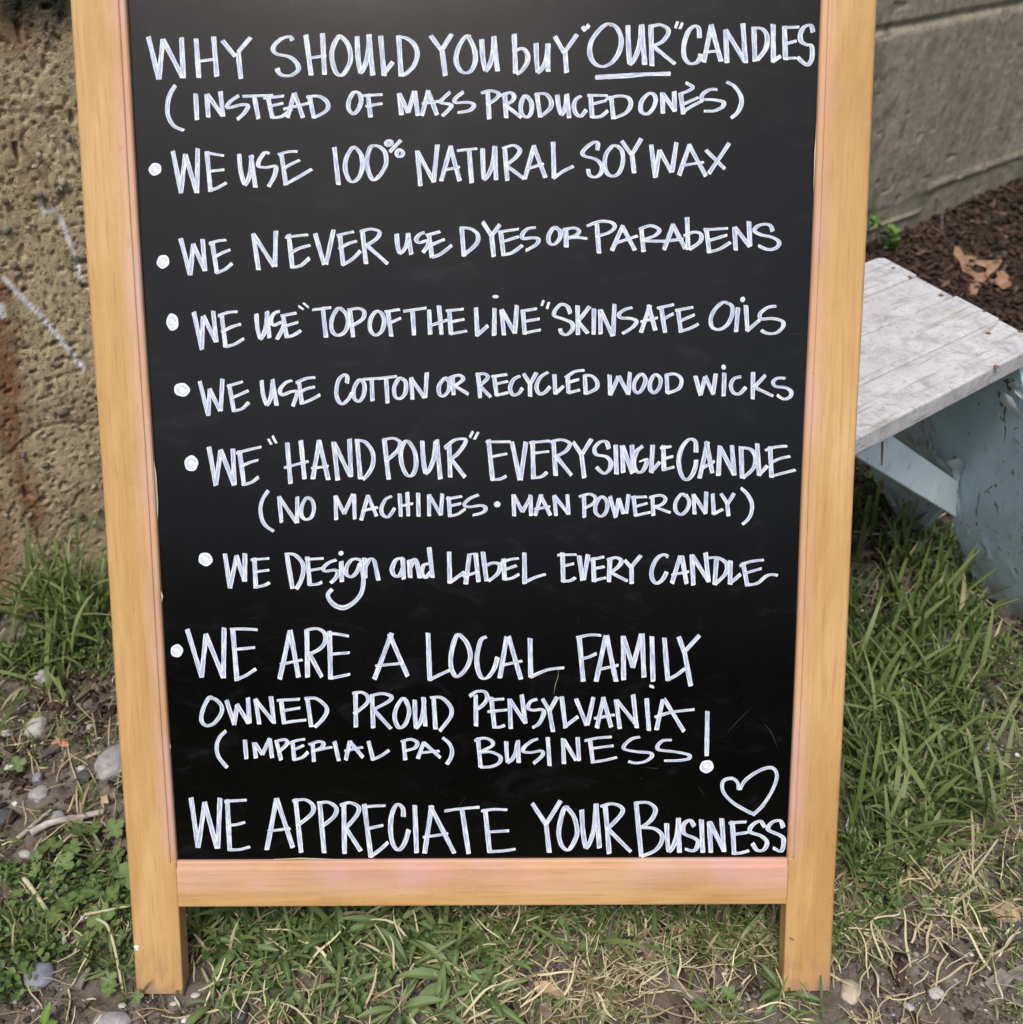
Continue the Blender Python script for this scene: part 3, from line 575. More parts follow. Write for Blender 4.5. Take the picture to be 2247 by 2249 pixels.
# ================================================================== LETTERING
# each text row is listed stroke by stroke; straight strokes "x,y x,y", curved ones start with "~", closed ones with "o"
ROWS = []
def row(origin, vw, hw_, txt): ROWS.append((origin, vw, hw_, txt))
P1=(300,40);P2=(1000,40);P3=(300,440);P4=(1000,440);P5=(300,800);P6=(1000,800);P7=(300,1160);P8=(1000,1160);P9=(300,1520);P10=(1000,1520)
TEXT = [
 # WHY SHOULD YOU buY "OUR" CANDLES
 [(P1,26,14,"""62,98 118,322;118,322 140,112;140,112 244,314;238,102 248,316;315,108 330,315;408,98 425,308;318,230 412,217;455,118 522,202;604,102 538,180;538,182 553,320;
~826,118 812,98 770,108 732,140 724,168 745,190 810,205 850,240 856,275 820,302 780,304 755,290 745,266;897,88 925,302;985,80 996,298;918,210 1004,198;
o1070,98 1048,135 1034,185 1040,240 1058,290 1085,302 1108,280 1132,230 1132,180 1115,130 1080,95;u1168,96 1186,290 1232,88;1230,86 1252,302;1293,94 1312,304;1306,300 1358,232;
1388,92 1402,306;~1385,98 1430,106 1472,140 1488,190 1470,250 1430,292 1405,304;1558,92 1612,165;1670,84 1622,160;1618,165 1636,304;
~1770,98 1745,96 1708,150 1692,220 1712,272 1742,290 1775,275 1795,225 1790,165 1765,110 1748,96"""),
  (P2,26,14,"""u140,112 160,280 204,100;203,96 224,280;312,84 320,292;~312,175 355,160 382,190 380,235 352,278 326,296;u428,132 438,288 490,140;490,134 492,282;
528,96 576,182;645,86 582,175;582,180 590,288;674,45 690,66;696,36 710,50;
~830,38 808,30 770,55 725,115 712,175 730,230 775,256 825,238 865,185 880,120 865,65 838,36 810,30;u915,38 925,246 984,38;988,34 1004,246;
1036,34 1042,252;~1032,48 1080,34 1122,52 1128,82 1095,125 1040,150;1046,146 1164,242;1178,18 1166,52;1204,24 1190,56;
~1294,104 1290,55 1268,42 1235,70 1212,140 1214,205 1240,238 1275,236 1296,212 1300,190;1358,36 1316,232;1355,34 1408,228;1325,180 1398,172;1432,60 1440,236;1434,64 1534,226;1524,28 1538,236;
1582,48 1588,228;~1572,52 1625,56 1652,95 1645,160 1600,222;1684,32 1686,232;1682,230 1724,200;1744,42 1750,220;1738,50 1822,46;1748,136 1808,120;1745,214 1806,210;
~1896,74 1884,38 1850,46 1830,80 1832,120 1860,140 1888,148 1890,210 1870,246 1845,236 1814,206;742,318 905,310 1005,300 1138,298;744,308 930,298 1140,290""")],
 # ( INSTEAD OF MASS PRODUCED ONES )
 [(P1,24,14,"""~206,356 178,400 164,460 168,520 198,570 250,594;313,400 320,538;372,402 380,524;376,404 454,516;444,388 458,520;~542,410 500,438 478,468 492,474 560,458 590,465 572,500 534,536;
622,408 646,532;562,414 722,408;696,418 720,528;672,424 780,412;706,466 776,450;718,526 770,520 820,482;836,398 800,526;836,396 882,526;778,482 912,450;915,412 940,528;~900,416 968,414 1012,448 1005,490 940,526;
o1152,392 1126,435 1124,480 1150,506 1176,480 1190,435 1180,400;1226,402 1240,524;1202,410 1302,404;1214,466 1302,452;1390,398 1404,512;1392,398 1440,500;1440,500 1472,388;1474,386 1490,516;
1546,384 1512,516;1544,384 1592,512;1512,452 1600,440;~1662,392 1632,418 1612,445 1655,455 1668,468 1620,518;~1732,390 1690,424 1690,446 1760,446 1788,460 1766,488 1702,500"""),
  (P2,24,14,"""172,392 180,534;~138,398 185,384 228,398 218,425 166,460;262,402 270,528;~240,410 292,394 312,415 300,440 260,462;268,462 350,526;o368,412 348,455 352,505 380,524 402,500 405,455 390,425;
432,400 450,524;~420,402 478,402 508,440 500,480 450,522;u541,406 562,512 588,410;590,402 604,528;~668,412 640,430 628,465 640,505 666,518 694,485;716,404 726,528;700,408 808,410;712,458 800,436;724,524 770,520 808,490;
826,414 838,532;~800,428 862,412 915,420 930,455 905,500 840,530;o1024,400 988,440 984,490 1014,508 1046,480 1062,435 1052,405;1098,394 1100,504;1100,398 1162,490;1160,388 1163,494;
1194,398 1208,508;~1188,402 1240,382 1258,364 1222,342;1203,458 1288,420;1205,496 1260,462 1312,436;~1388,378 1350,378 1312,402 1310,428 1370,432 1420,444 1415,470 1372,490 1318,492;~1438,338 1480,362 1512,410 1515,455 1495,500 1462,528""")],
 # WE USE 100% NATURAL SOY WAX
 [(P1,24,13,"""192,704 236,926;234,926 258,722;258,722 318,924;324,690 320,924;372,706 392,918;362,712 462,728;378,812 464,802;390,914 430,898 476,872;u543,720 574,884 608,728;606,726 630,896;
~702,718 680,712 650,752 648,785 690,790 735,785 732,830 700,892;766,712 792,884;750,722 800,708 852,706;772,802 815,775 864,752;788,880 860,840 928,800;1048,684 1070,882;
~1165,690 1145,684 1112,740 1106,800 1125,855 1150,866 1180,840 1196,790 1192,730 1170,695 1150,684;~1262,676 1240,682 1222,740 1226,800 1245,848 1265,854 1298,820 1322,770 1316,710 1285,680 1250,674;
1400,646 1342,708;o1338,648 1322,660 1330,674 1348,668 1350,654;o1394,696 1378,712 1386,732 1404,730 1412,712;1488,702 1504,888;1488,706 1576,868;1594,670 1574,868;1666,676 1614,862;1662,678 1712,862;1622,806 1712,788;
1762,696 1776,872;1698,702 1804,690"""),
  (P2,24,13,"""u145,690 152,856 206,684;210,678 216,856;262,688 276,860;~250,690 308,674 342,700 318,740 264,782;270,780 364,850;418,674 368,852;414,676 478,844;382,798 468,770;
518,656 524,848;520,848 570,812 626,784;~752,698 756,665 738,656 700,680 674,712 690,732 745,748 778,785 768,825 740,842 712,832 704,800;~862,680 835,676 800,720 792,780 808,825 842,836 872,812 888,760 884,705 860,678;
882,650 932,722;986,638 940,715;936,718 948,820;1038,670 1060,844;1060,840 1082,700;1082,698 1146,816;1172,658 1148,816;1242,668 1186,832;1238,670 1328,836;1192,782 1316,762;1328,698 1428,798;1452,662 1344,822""")],
 # WE NEVER USE DYES OR PARABENS
 [(P3,24,14,"""233,202 284,396;284,396 300,232;300,232 362,372;350,206 362,372;400,218 426,386;384,230 430,215 474,210;406,306 450,280 496,262;424,384 470,365 506,334;618,176 646,368;618,178 728,350;738,162 733,350;
806,180 826,358;788,196 850,188 908,182;810,282 860,255 920,238;824,356 870,345 916,306;946,176 994,340;1044,156 1004,338;1076,178 1096,344;1062,186 1150,166;1072,258 1120,230 1166,216;1092,342 1145,310 1186,268;
1196,160 1216,336;~1184,166 1240,152 1284,164 1282,190 1250,220 1212,238;1220,238 1330,336;u1378,178 1394,282 1438,182;1438,174 1456,286;~1526,170 1498,182 1482,208 1500,224 1538,214 1545,235 1518,276;
1548,178 1566,302;1534,186 1608,166;1548,242 1632,206;1564,302 1610,285 1670,238"""),
  (P4,24,14,"""34,148 46,296;~24,146 80,150 118,180 112,230 44,290;145,114 192,188;236,128 196,182;192,184 204,298;240,162 256,292;226,168 336,152;242,222 336,192;250,288 300,278 356,238;
~426,144 385,150 356,178 360,202 410,198 440,206 428,235 374,266;~545,145 520,146 496,185 496,220 520,234 552,205 556,165 530,144;586,150 588,248;~570,156 628,146 656,162 640,185 594,200;596,200 640,196 698,202;
750,126 762,280;~698,136 765,112 825,116 845,140 815,170 744,192;888,134 830,266;884,136 952,264;846,228 966,188;986,154 998,272;~974,154 1035,134 1080,155 1060,185 988,212;990,212 1050,216 1110,216;
1156,126 1106,262;1152,128 1218,254;1096,218 1208,205;1228,90 1234,260;~1212,188 1265,168 1302,180 1296,220 1240,260;1330,148 1346,278;1316,156 1444,148;1328,218 1440,184;1344,274 1400,258 1458,222;
1480,140 1486,264;1482,142 1560,244;1556,112 1562,244;~1682,164 1670,134 1640,126 1600,138 1586,162 1620,182 1680,196 1716,222 1700,252 1655,260 1606,240""")],
 # WE USE "TOP OF THE LINE" SKIN SAFE OILS
 [(P3,23,14,"""303,592 346,790;346,788 352,616;354,612 420,750;406,586 422,750;450,602 472,778;432,612 485,594 534,590;450,698 500,672 552,656;470,776 520,762 568,732;u634,602 656,734 690,600;690,588 704,728;
~758,588 728,600 712,635 728,662 770,645 780,665 744,736;776,606 796,726;764,612 846,597;780,668 856,646;792,724 830,715 870,690;858,560 884,578;884,544 912,568;986,566 1004,726;932,580 1030,568;
~1095,580 1066,574 1036,625 1034,685 1060,714 1098,702 1120,655 1112,605 1080,572;1130,584 1148,724;~1118,582 1175,572 1206,590 1196,630 1142,665;o1270,588 1240,630 1238,685 1266,714 1300,690 1312,640 1298,600;
1332,588 1350,720;1315,590 1394,578;1335,652 1400,624;1462,578 1470,714;1414,588 1535,570;1550,580 1556,710;1602,558 1616,710;1556,664 1646,634;1656,578 1666,708;1640,586 1732,576;1658,646 1736,630;1662,708 1750,692;
1798,568 1806,718;1804,716 1862,664"""),
  (P4,23,14,"""208,572 206,716;245,578 258,714;248,582 314,702;326,556 316,704;358,582 368,710;346,588 432,574;362,642 446,628;364,704 452,686;468,530 458,558;496,540 486,574;
~610,600 594,562 560,552 528,585 526,612 570,628 618,650 620,685 590,712 562,702 556,680;648,558 650,712;712,562 652,640;656,648 702,704;735,574 733,710;768,578 770,708;772,584 834,718;844,550 836,718;
~938,568 900,578 868,602 878,622 930,626 960,640 940,672 886,706;1032,556 984,700;1024,554 1060,688;982,644 1072,622;1090,562 1112,700;1070,572 1158,552;1098,632 1156,600;1180,576 1196,698;1166,584 1260,566;1184,642 1268,606;1192,694 1240,680 1288,655;
~1448,548 1420,540 1378,575 1354,625 1362,672 1400,684 1440,660 1466,610 1466,560 1436,542;1498,568 1488,696;1540,556 1548,692;1546,692 1612,634;~1700,560 1655,568 1616,600 1620,628 1680,626 1732,640 1736,670 1700,702 1650,704 1622,688""")],
 # WE USE COTTON OR RECYCLED WOOD WICKS
 [(P5,22,14,"""334,90 380,272;380,268 388,130;386,130 442,246;455,78 446,246;490,106 516,250;480,118 562,92;498,182 592,140;512,248 560,235 594,202;u662,86 690,216 718,100;720,80 742,218;
~824,86 790,98 760,135 772,162 820,145 850,150 828,222;860,88 876,210;844,98 900,75 946,70;864,152 900,130 944,120;874,208 920,190 972,162;~1114,100 1116,66 1100,56 1070,85 1058,145 1068,192 1092,210 1122,185 1142,150;
~1195,90 1178,84 1152,130 1154,180 1178,196 1202,165 1208,110 1190,82;1246,78 1250,194;1200,80 1294,74;1322,74 1330,206;1282,76 1378,64;~1410,80 1392,74 1366,120 1370,170 1396,182 1424,150 1426,95 1400,72;
1455,70 1462,186;1456,76 1526,178;1538,44 1530,178;~1652,80 1634,74 1604,110 1604,155 1626,168 1652,140 1656,95 1640,74;1674,66 1680,162;~1656,72 1708,58 1730,80 1685,116;1688,116 1758,158"""),
  (P6,22,14,"""120,46 132,178;~108,56 152,50 172,72 126,116;132,118 188,174;205,58 220,168;192,66 274,54;210,106 278,90;216,166 280,150;~344,62 310,80 290,125 306,162 335,155 356,126;362,50 396,104;430,44 398,104;396,100 396,170;
~492,42 450,70 430,120 446,156 476,148 502,118;525,54 530,158;530,156 574,116;595,62 600,152;584,72 635,38 684,32;600,96 655,80;598,152 660,136;686,56 692,158;~678,60 722,62 752,95 745,130 692,156;
818,56 820,164;822,164 864,66;866,62 916,158;926,42 916,160;o986,52 954,85 946,130 968,152 994,125 1008,80;o1062,54 1036,85 1032,130 1054,152 1080,125 1088,80;1120,52 1124,154;~1112,58 1165,52 1198,80 1185,128 1124,154;
1272,62 1300,164;1300,162 1324,68;1324,64 1368,160;1380,50 1366,158;1426,46 1422,168;~1514,66 1478,76 1460,112 1474,150 1505,156 1540,122;1578,42 1576,184;1644,58 1582,125;1584,122 1684,168;
~1748,74 1705,74 1684,96 1700,118 1750,124 1780,145 1772,174 1740,184 1706,164""")],
 # WE "HAND POUR" EVERY SINGLE CANDLE
 [(P5,24,13,"""383,438 420,642;420,640 446,454;446,452 516,640;510,448 518,640;545,458 570,642;528,472 590,454 660,438;550,542 600,520 644,508;568,638 610,625 646,598;698,396 714,424;720,380 740,418;
798,416 816,632;870,404 890,608;782,548 910,514;968,404 934,608;966,402 1016,612;926,552 1016,540;1044,412 1066,614;1046,416 1132,592;1128,396 1136,596;1168,398 1186,608;~1158,402 1210,412 1250,465 1252,530 1228,580 1200,610;
1312,396 1336,610;~1302,402 1360,392 1396,415 1380,460 1318,516;~1448,418 1425,408 1400,460 1406,530 1430,584 1460,588 1480,540 1476,470 1450,420 1430,406;u1514,406 1532,580 1582,412;1590,400 1610,608;
1656,426 1662,598;~1632,444 1685,402 1738,396 1740,420 1700,475 1655,508;1668,504 1740,598;1782,356 1766,388;1810,360 1790,398"""),
  (P6,24,13,"""176,400 198,614;162,412 292,410;184,492 274,474;192,612 240,608 270,592;300,412 342,612;374,412 346,612;410,406 414,606;392,416 500,406;404,472 496,462;410,602 455,596 486,572;520,404 532,590;
~502,412 560,400 606,420 585,460 526,492;536,490 616,588;624,412 668,478;722,396 672,476;668,474 684,602;~814,448 800,412 768,412 738,445 748,478 800,490 824,520 815,560 786,578 748,545;850,428 854,582;
884,430 890,574;888,436 938,578;936,428 944,574;~994,434 962,462 946,520 962,568 990,568 1012,530 1010,500;976,516 1012,502;1046,428 1038,574;1036,572 1084,518;1102,430 1106,564;1086,444 1144,436;1100,502 1154,488;1102,560 1160,544;
~1276,466 1272,410 1240,398 1202,440 1184,510 1196,580 1222,612 1252,592 1272,545 1276,508;1338,410 1294,604;1330,410 1362,576;1306,552 1374,514;1402,432 1394,590;1404,440 1478,586;1466,430 1478,588;1514,436 1520,604;
~1506,442 1562,450 1590,490 1580,550 1525,602;1600,420 1610,590;1610,586 1654,538;1668,436 1676,600;1642,456 1700,438 1758,434;1672,522 1720,500 1774,488;1672,594 1740,576 1802,560""")],
 # (NO MACHINES . MAN POWER ONLY)
 [(P5,21,13,"""~698,670 668,715 656,770 668,830 692,862 726,884;755,700 768,838;756,704 848,840;852,702 850,840;~925,712 900,708 876,750 874,800 896,822 926,810 940,765 930,722 905,706;1054,696 1058,824;1056,700 1100,792;1100,792 1146,690;1152,688 1156,820;
1226,694 1190,826;1224,694 1272,804;1192,778 1278,758;~1352,700 1320,716 1298,760 1304,796 1334,808 1368,762;1394,686 1400,806;1434,678 1440,804;1394,752 1464,738;1492,682 1494,806;1550,690 1550,804;1552,696 1612,798;1620,686 1612,800;
1654,702 1660,806;1642,714 1724,700;1654,752 1718,738;1656,804 1700,795 1742,766;~1812,692 1765,712 1736,742 1760,756 1825,748 1850,762 1835,785 1782,800"""),
  (P6,21,13,"""308,690 312,804;310,694 356,782;356,782 398,704;398,692 402,802;456,690 424,802;450,692 504,800;420,768 502,754;524,694 534,802;526,698 600,794;594,690 600,796;682,696 684,812;~656,702 710,688 742,705 735,735 686,762;
o776,702 746,738 744,785 772,806 800,780 804,730;820,700 850,812;850,808 866,714;866,710 892,792;918,690 906,790;944,698 956,804;932,706 1014,702;948,756 1018,736;952,802 1034,784;1044,698 1050,802;~1028,706 1085,694 1114,712 1096,742 1050,756;1056,756 1140,786;
~1220,698 1198,688 1168,730 1168,775 1195,796 1225,775 1240,730 1222,692;1262,688 1268,794;1264,692 1326,790;1330,676 1326,792;1364,686 1370,796;1368,794 1418,768;1408,686 1442,738;1478,684 1442,742;1440,738 1448,804;
~1514,656 1550,692 1572,740 1568,790 1548,825 1522,848""")],
 # WE DESIGN and LABEL EVERY CANDLE
 [(P7,24,13,"""468,136 496,318;494,316 530,150;528,144 572,280;574,134 574,282;624,158 632,318;606,168 702,160;622,232 702,222;628,314 680,302 704,288;795,132 826,320;~786,138 835,140 876,180 884,225 870,280 846,322;
905,152 918,302;894,166 990,160;904,226 988,212;912,300 960,296 982,286;~1058,168 1020,182 990,210 1000,228 1050,222 1066,240 1050,270 1028,290;1084,176 1088,284;~1188,168 1145,165 1115,200 1110,240 1135,258 1165,235 1184,190;
1208,158 1212,264;~1210,208 1235,165 1258,172 1270,220 1282,276;~1412,158 1375,168 1354,215 1364,248 1390,254 1410,215;1410,160 1416,270;1444,168 1450,262;~1450,210 1470,166 1486,186 1500,264;~1552,188 1522,196 1512,235 1530,262 1556,235;1550,102 1568,262;
1656,126 1660,292;1658,290 1738,232;1764,138 1744,296;1764,138 1796,134;1796,132 1812,284;1730,258 1812,230"""),
  (P8,24,13,"""146,126 166,280;~146,208 200,184 236,196 225,240 176,280;255,162 262,274;242,184 290,166 336,160;258,222 324,198;260,272 300,265 338,244;366,130 368,294;366,288 420,262 478,244;
568,130 572,284;542,142 642,140;566,202 628,188;570,282 610,278 636,262;656,146 674,276;704,140 680,274;730,156 736,284;716,168 788,152;730,216 790,204;732,278 798,262;820,158 814,284;~804,168 852,156 880,175 860,208 820,236;826,236 912,280;
898,170 932,208;984,144 932,206;934,202 934,294;~1128,152 1105,140 1070,160 1042,215 1044,268 1068,292 1100,270 1120,232;1192,148 1148,292;1200,146 1226,294;1146,248 1238,230;1254,140 1262,302;1258,148 1342,282;1326,130 1342,284;
1384,164 1374,300;~1340,158 1395,158 1438,190 1432,240 1376,298;1458,172 1456,298;1454,294 1512,244;1524,182 1548,306;1508,200 1560,178 1634,168;1536,238 1622,214;~1540,302 1600,292 1645,256 1675,246 1708,250""")],
 # WE ARE A LOCAL FAMILY
 [(P7,25,14,"""268,536 346,790;344,788 368,562;366,560 460,792;464,528 460,792;510,540 532,808;496,536 560,534 640,538;518,642 570,638 626,632;528,804 580,780 632,746;814,542 758,800;814,542 858,790;762,722 878,698;
902,540 906,790;~902,540 955,532 995,555 1000,600 970,640 914,668;914,664 982,788;1022,546 1028,800;1010,556 1070,562 1124,572;1024,668 1128,660;1026,796 1080,785 1130,774;1352,556 1260,800;1338,560 1436,784;1266,730 1408,716;
1544,556 1554,808;1552,804 1610,775 1664,750"""),
  (P8,25,14,"""~35,572 10,566 -12,620 -24,690 -20,745 5,786 40,765 70,720 80,670 62,610 25,566;~165,576 135,595 115,680 120,750 142,794 175,788 208,740 224,684;272,576 236,794;282,574 348,800;238,728 354,704;396,584 400,792;398,790 450,765 500,748 576,740;
656,572 678,812;642,582 710,566 772,568;666,692 705,684 748,664;798,570 746,812;802,570 852,812;748,752 864,726;890,572 892,804;890,574 942,738;940,738 986,562;990,560 1000,790;1042,574 1048,812;1030,836 1052,842;
1108,582 1126,808;1122,804 1170,780 1216,745;1184,576 1212,654;1294,568 1212,658;1214,654 1248,836""")],
 # OWNED PROUD PENSYLVANIA !
 [(P9,23,14,"""~405,36 385,28 352,90 344,150 370,178 410,165 448,115 450,75 420,40 385,28;476,44 518,172;516,172 534,66;532,64 592,164;590,30 598,166;630,36 650,170;630,40 726,160;712,24 728,166;765,40 782,168;744,44 864,38;768,100 866,84;776,164 830,155 898,148;
904,30 926,184;~890,34 950,34 1000,72 1008,105 985,145 944,186;1160,2 1162,186;~1144,6 1195,2 1226,26 1218,62 1152,116;1248,12 1254,190;~1240,20 1300,8 1348,22 1335,50 1244,98;1260,98 1348,194;o1410,34 1376,85 1368,140 1390,188 1424,170 1444,110 1434,60;
u1474,42 1480,192 1522,44;1520,28 1530,180;1574,32 1584,196;~1556,30 1615,30 1662,75 1668,120 1640,165 1606,206"""),
  (P10,23,14,"""108,16 110,180;~76,22 110,-2 155,-2 170,30 150,65 118,90;190,26 208,190;180,42 258,36;172,104 274,94;202,186 235,186 262,176;288,36 294,194;290,42 372,164;352,14 372,166;~434,38 400,50 384,82 410,96 455,92 470,110 445,165 410,188;
462,36 498,98;540,26 500,98;498,94 518,210;564,24 584,190;580,184 650,130;640,36 696,176;732,28 700,174;786,28 750,190;784,28 826,186;736,140 844,120;852,40 872,194;856,44 956,168;942,14 962,190;1014,34 1026,204;1100,40 1066,200;1106,36 1212,208;1058,134 1140,108 1266,92;
1336,102 1332,338""")],
 # ( IMPERIAL PA ) BUSINESS
 [(P9,22,13,"""~474,206 440,240 424,290 436,345 480,400;574,254 582,354;622,268 632,350;628,272 666,330;666,330 706,246;706,246 718,348;740,256 766,360;~736,262 785,252 796,275 752,318;826,260 836,362;808,272 850,256 892,250;826,310 886,282;832,360 880,345 908,318;
932,268 940,368;~912,278 965,262 990,272 978,295 932,314;950,310 1000,298 1036,292;1048,262 1072,364;1132,258 1108,360;1130,262 1200,346;1102,312 1198,292;1228,260 1254,360;1252,358 1300,335 1338,308;
1414,256 1424,360;~1402,264 1450,250 1486,266 1475,295 1424,312;1522,266 1490,352;1520,266 1610,348;1500,322 1604,312;~1622,242 1655,270 1672,310 1664,350 1644,382"""),
  (P10,22,13,"""120,242 134,396;~102,258 150,244 192,258 195,285 125,320;~125,320 190,318 238,342 232,375 190,395 132,398;u270,262 278,374 326,270;332,256 336,374;~438,248 405,260 366,292 362,315 400,320 455,312 462,335 415,378;490,240 500,390;
570,246 576,380;576,254 640,362;648,240 656,364;714,252 730,376;686,258 750,244 828,238;714,300 838,284;720,372 790,362 856,346;~978,238 935,248 898,280 896,302 960,316 1030,322 1042,340 1010,366 960,376 918,368;~1146,254 1100,258 1072,285 1080,306 1160,316 1236,332 1238,352 1190,362 1108,364""")],
 # WE APPRECIATE YOUR BUSINESS
 [(P9,25,14,"""288,560 326,824;326,822 362,584;360,584 426,828;442,562 430,828;480,570 494,840;466,580 520,576 582,572;484,706 530,702 574,690;488,836 550,834 600,820;742,564 690,836;742,564 828,824;696,738 814,722;
842,566 872,850;~826,578 890,570 934,600 928,645 854,706;970,580 994,852;~958,590 1015,584 1058,615 1045,660 986,710;1098,592 1102,856;~1078,600 1130,586 1176,610 1165,655 1102,728;1110,722 1188,842;1206,594 1242,876;1196,610 1260,604 1318,602;1218,726 1260,716 1306,706;1240,872 1290,835 1332,796;
~1414,660 1410,615 1380,596 1352,650 1346,740 1362,812 1390,836 1420,800 1442,730;1474,600 1484,852;1564,602 1526,854;1556,602 1684,854;1518,770 1650,750;1724,620 1760,856;1632,630 1720,618 1816,610"""),
  (P10,25,14,"""158,622 182,850;138,630 200,622 274,624;168,742 284,735;178,846 250,842 318,832;408,590 482,702;558,576 484,696;480,690 498,850;~600,610 580,612 560,670 548,750 565,815 600,836 632,790 646,735 628,660 588,608;
u670,624 692,828 744,596;746,592 764,826;794,596 816,856;~770,606 830,592 882,612 878,650 800,732;812,728 930,846;958,584 986,870;~950,588 1020,586 1060,618 1050,660 1018,696 976,722;~980,718 1055,724 1096,760 1085,810 1050,845 988,870;
u1120,696 1132,846 1180,680;1182,668 1188,850;~1266,712 1245,680 1212,700 1212,748 1270,776 1288,800 1265,840 1218,832;1304,676 1312,850;1346,686 1354,850;1350,690 1424,842;1412,670 1424,846;1468,684 1478,860;1450,696 1500,690 1542,688;1468,756 1548,744;1474,856 1515,852 1556,840;
~1640,716 1615,684 1575,705 1562,740 1620,762 1652,795 1635,835 1600,838 1574,802;~1738,718 1722,682 1680,690 1658,728 1722,760 1740,785 1728,842 1684,826""")],
]
# the long tail of the g, the heart, bullets and dots
EXTRA = [
 ('heart', P10, 18, 17, "~1500,518 1496,480 1470,458 1430,464 1414,490 1424,535 1470,585 1530,622 1588,650;~1578,650 1630,600 1680,520 1704,450 1690,408 1650,402 1590,428 1535,470 1508,516"),
 ('letter_tail', P7, 22, 24, "~1190,170 1196,225 1202,280 1192,340 1160,385 1110,418 1065,416 1028,388 1014,352 1036,324"),
]
DOTS = [('bullet',P1,98,800,33,34),('bullet',P3,140,325,33,36),('bullet',P3,190,645,33,44),('bullet',P5,240,135,41,37),('bullet',P5,290,525,38,40),('bullet',P7,365,165,37,36),('bullet',P7,213,650,34,33),
        ('dot',P6,222,742,18,15),('dot',P4,213,510,16,9),('dot',P4,1523,525,13,14),('dot',P6,1422,15,12,13),('dot',P7,1083,133,14,12),('exclamation_dot',P10,1332,395,37,34)]
SC = 2.4125
def catmull(pts, closed=False, step=6.0):
    n = len(pts); out = []
    rngk = range(n) if closed else range(n - 1)
    for i in rngk:
        p0 = pts[(i - 1) % n] if (closed or i > 0) else pts[i]
        p1 = pts[i]; p2 = pts[(i + 1) % n]
        p3 = pts[(i + 2) % n] if (closed or i + 2 < n) else p2
        k = max(2, int(math.dist(p1, p2) / step))
        for j in range(k):
            t = j / k
            out.append(tuple(0.5 * (2 * p1[a] + (p2[a] - p0[a]) * t + (2 * p0[a] - 5 * p1[a] + 4 * p2[a] - p3[a]) * t * t + (3 * p1[a] - p0[a] - 3 * p2[a] + p3[a]) * t ** 3) for a in (0, 1)))
    out.append(pts[0] if closed else pts[-1]); return out
def densify(pts, step=14.0):
    out = []
    for p, q in zip(pts[:-1], pts[1:]):
        k = max(1, int(math.dist(p, q) / step))
        out += [(p[0] + (q[0] - p[0]) * j / k, p[1] + (q[1] - p[1]) * j / k) for j in range(k)]
    return out + [pts[-1]]
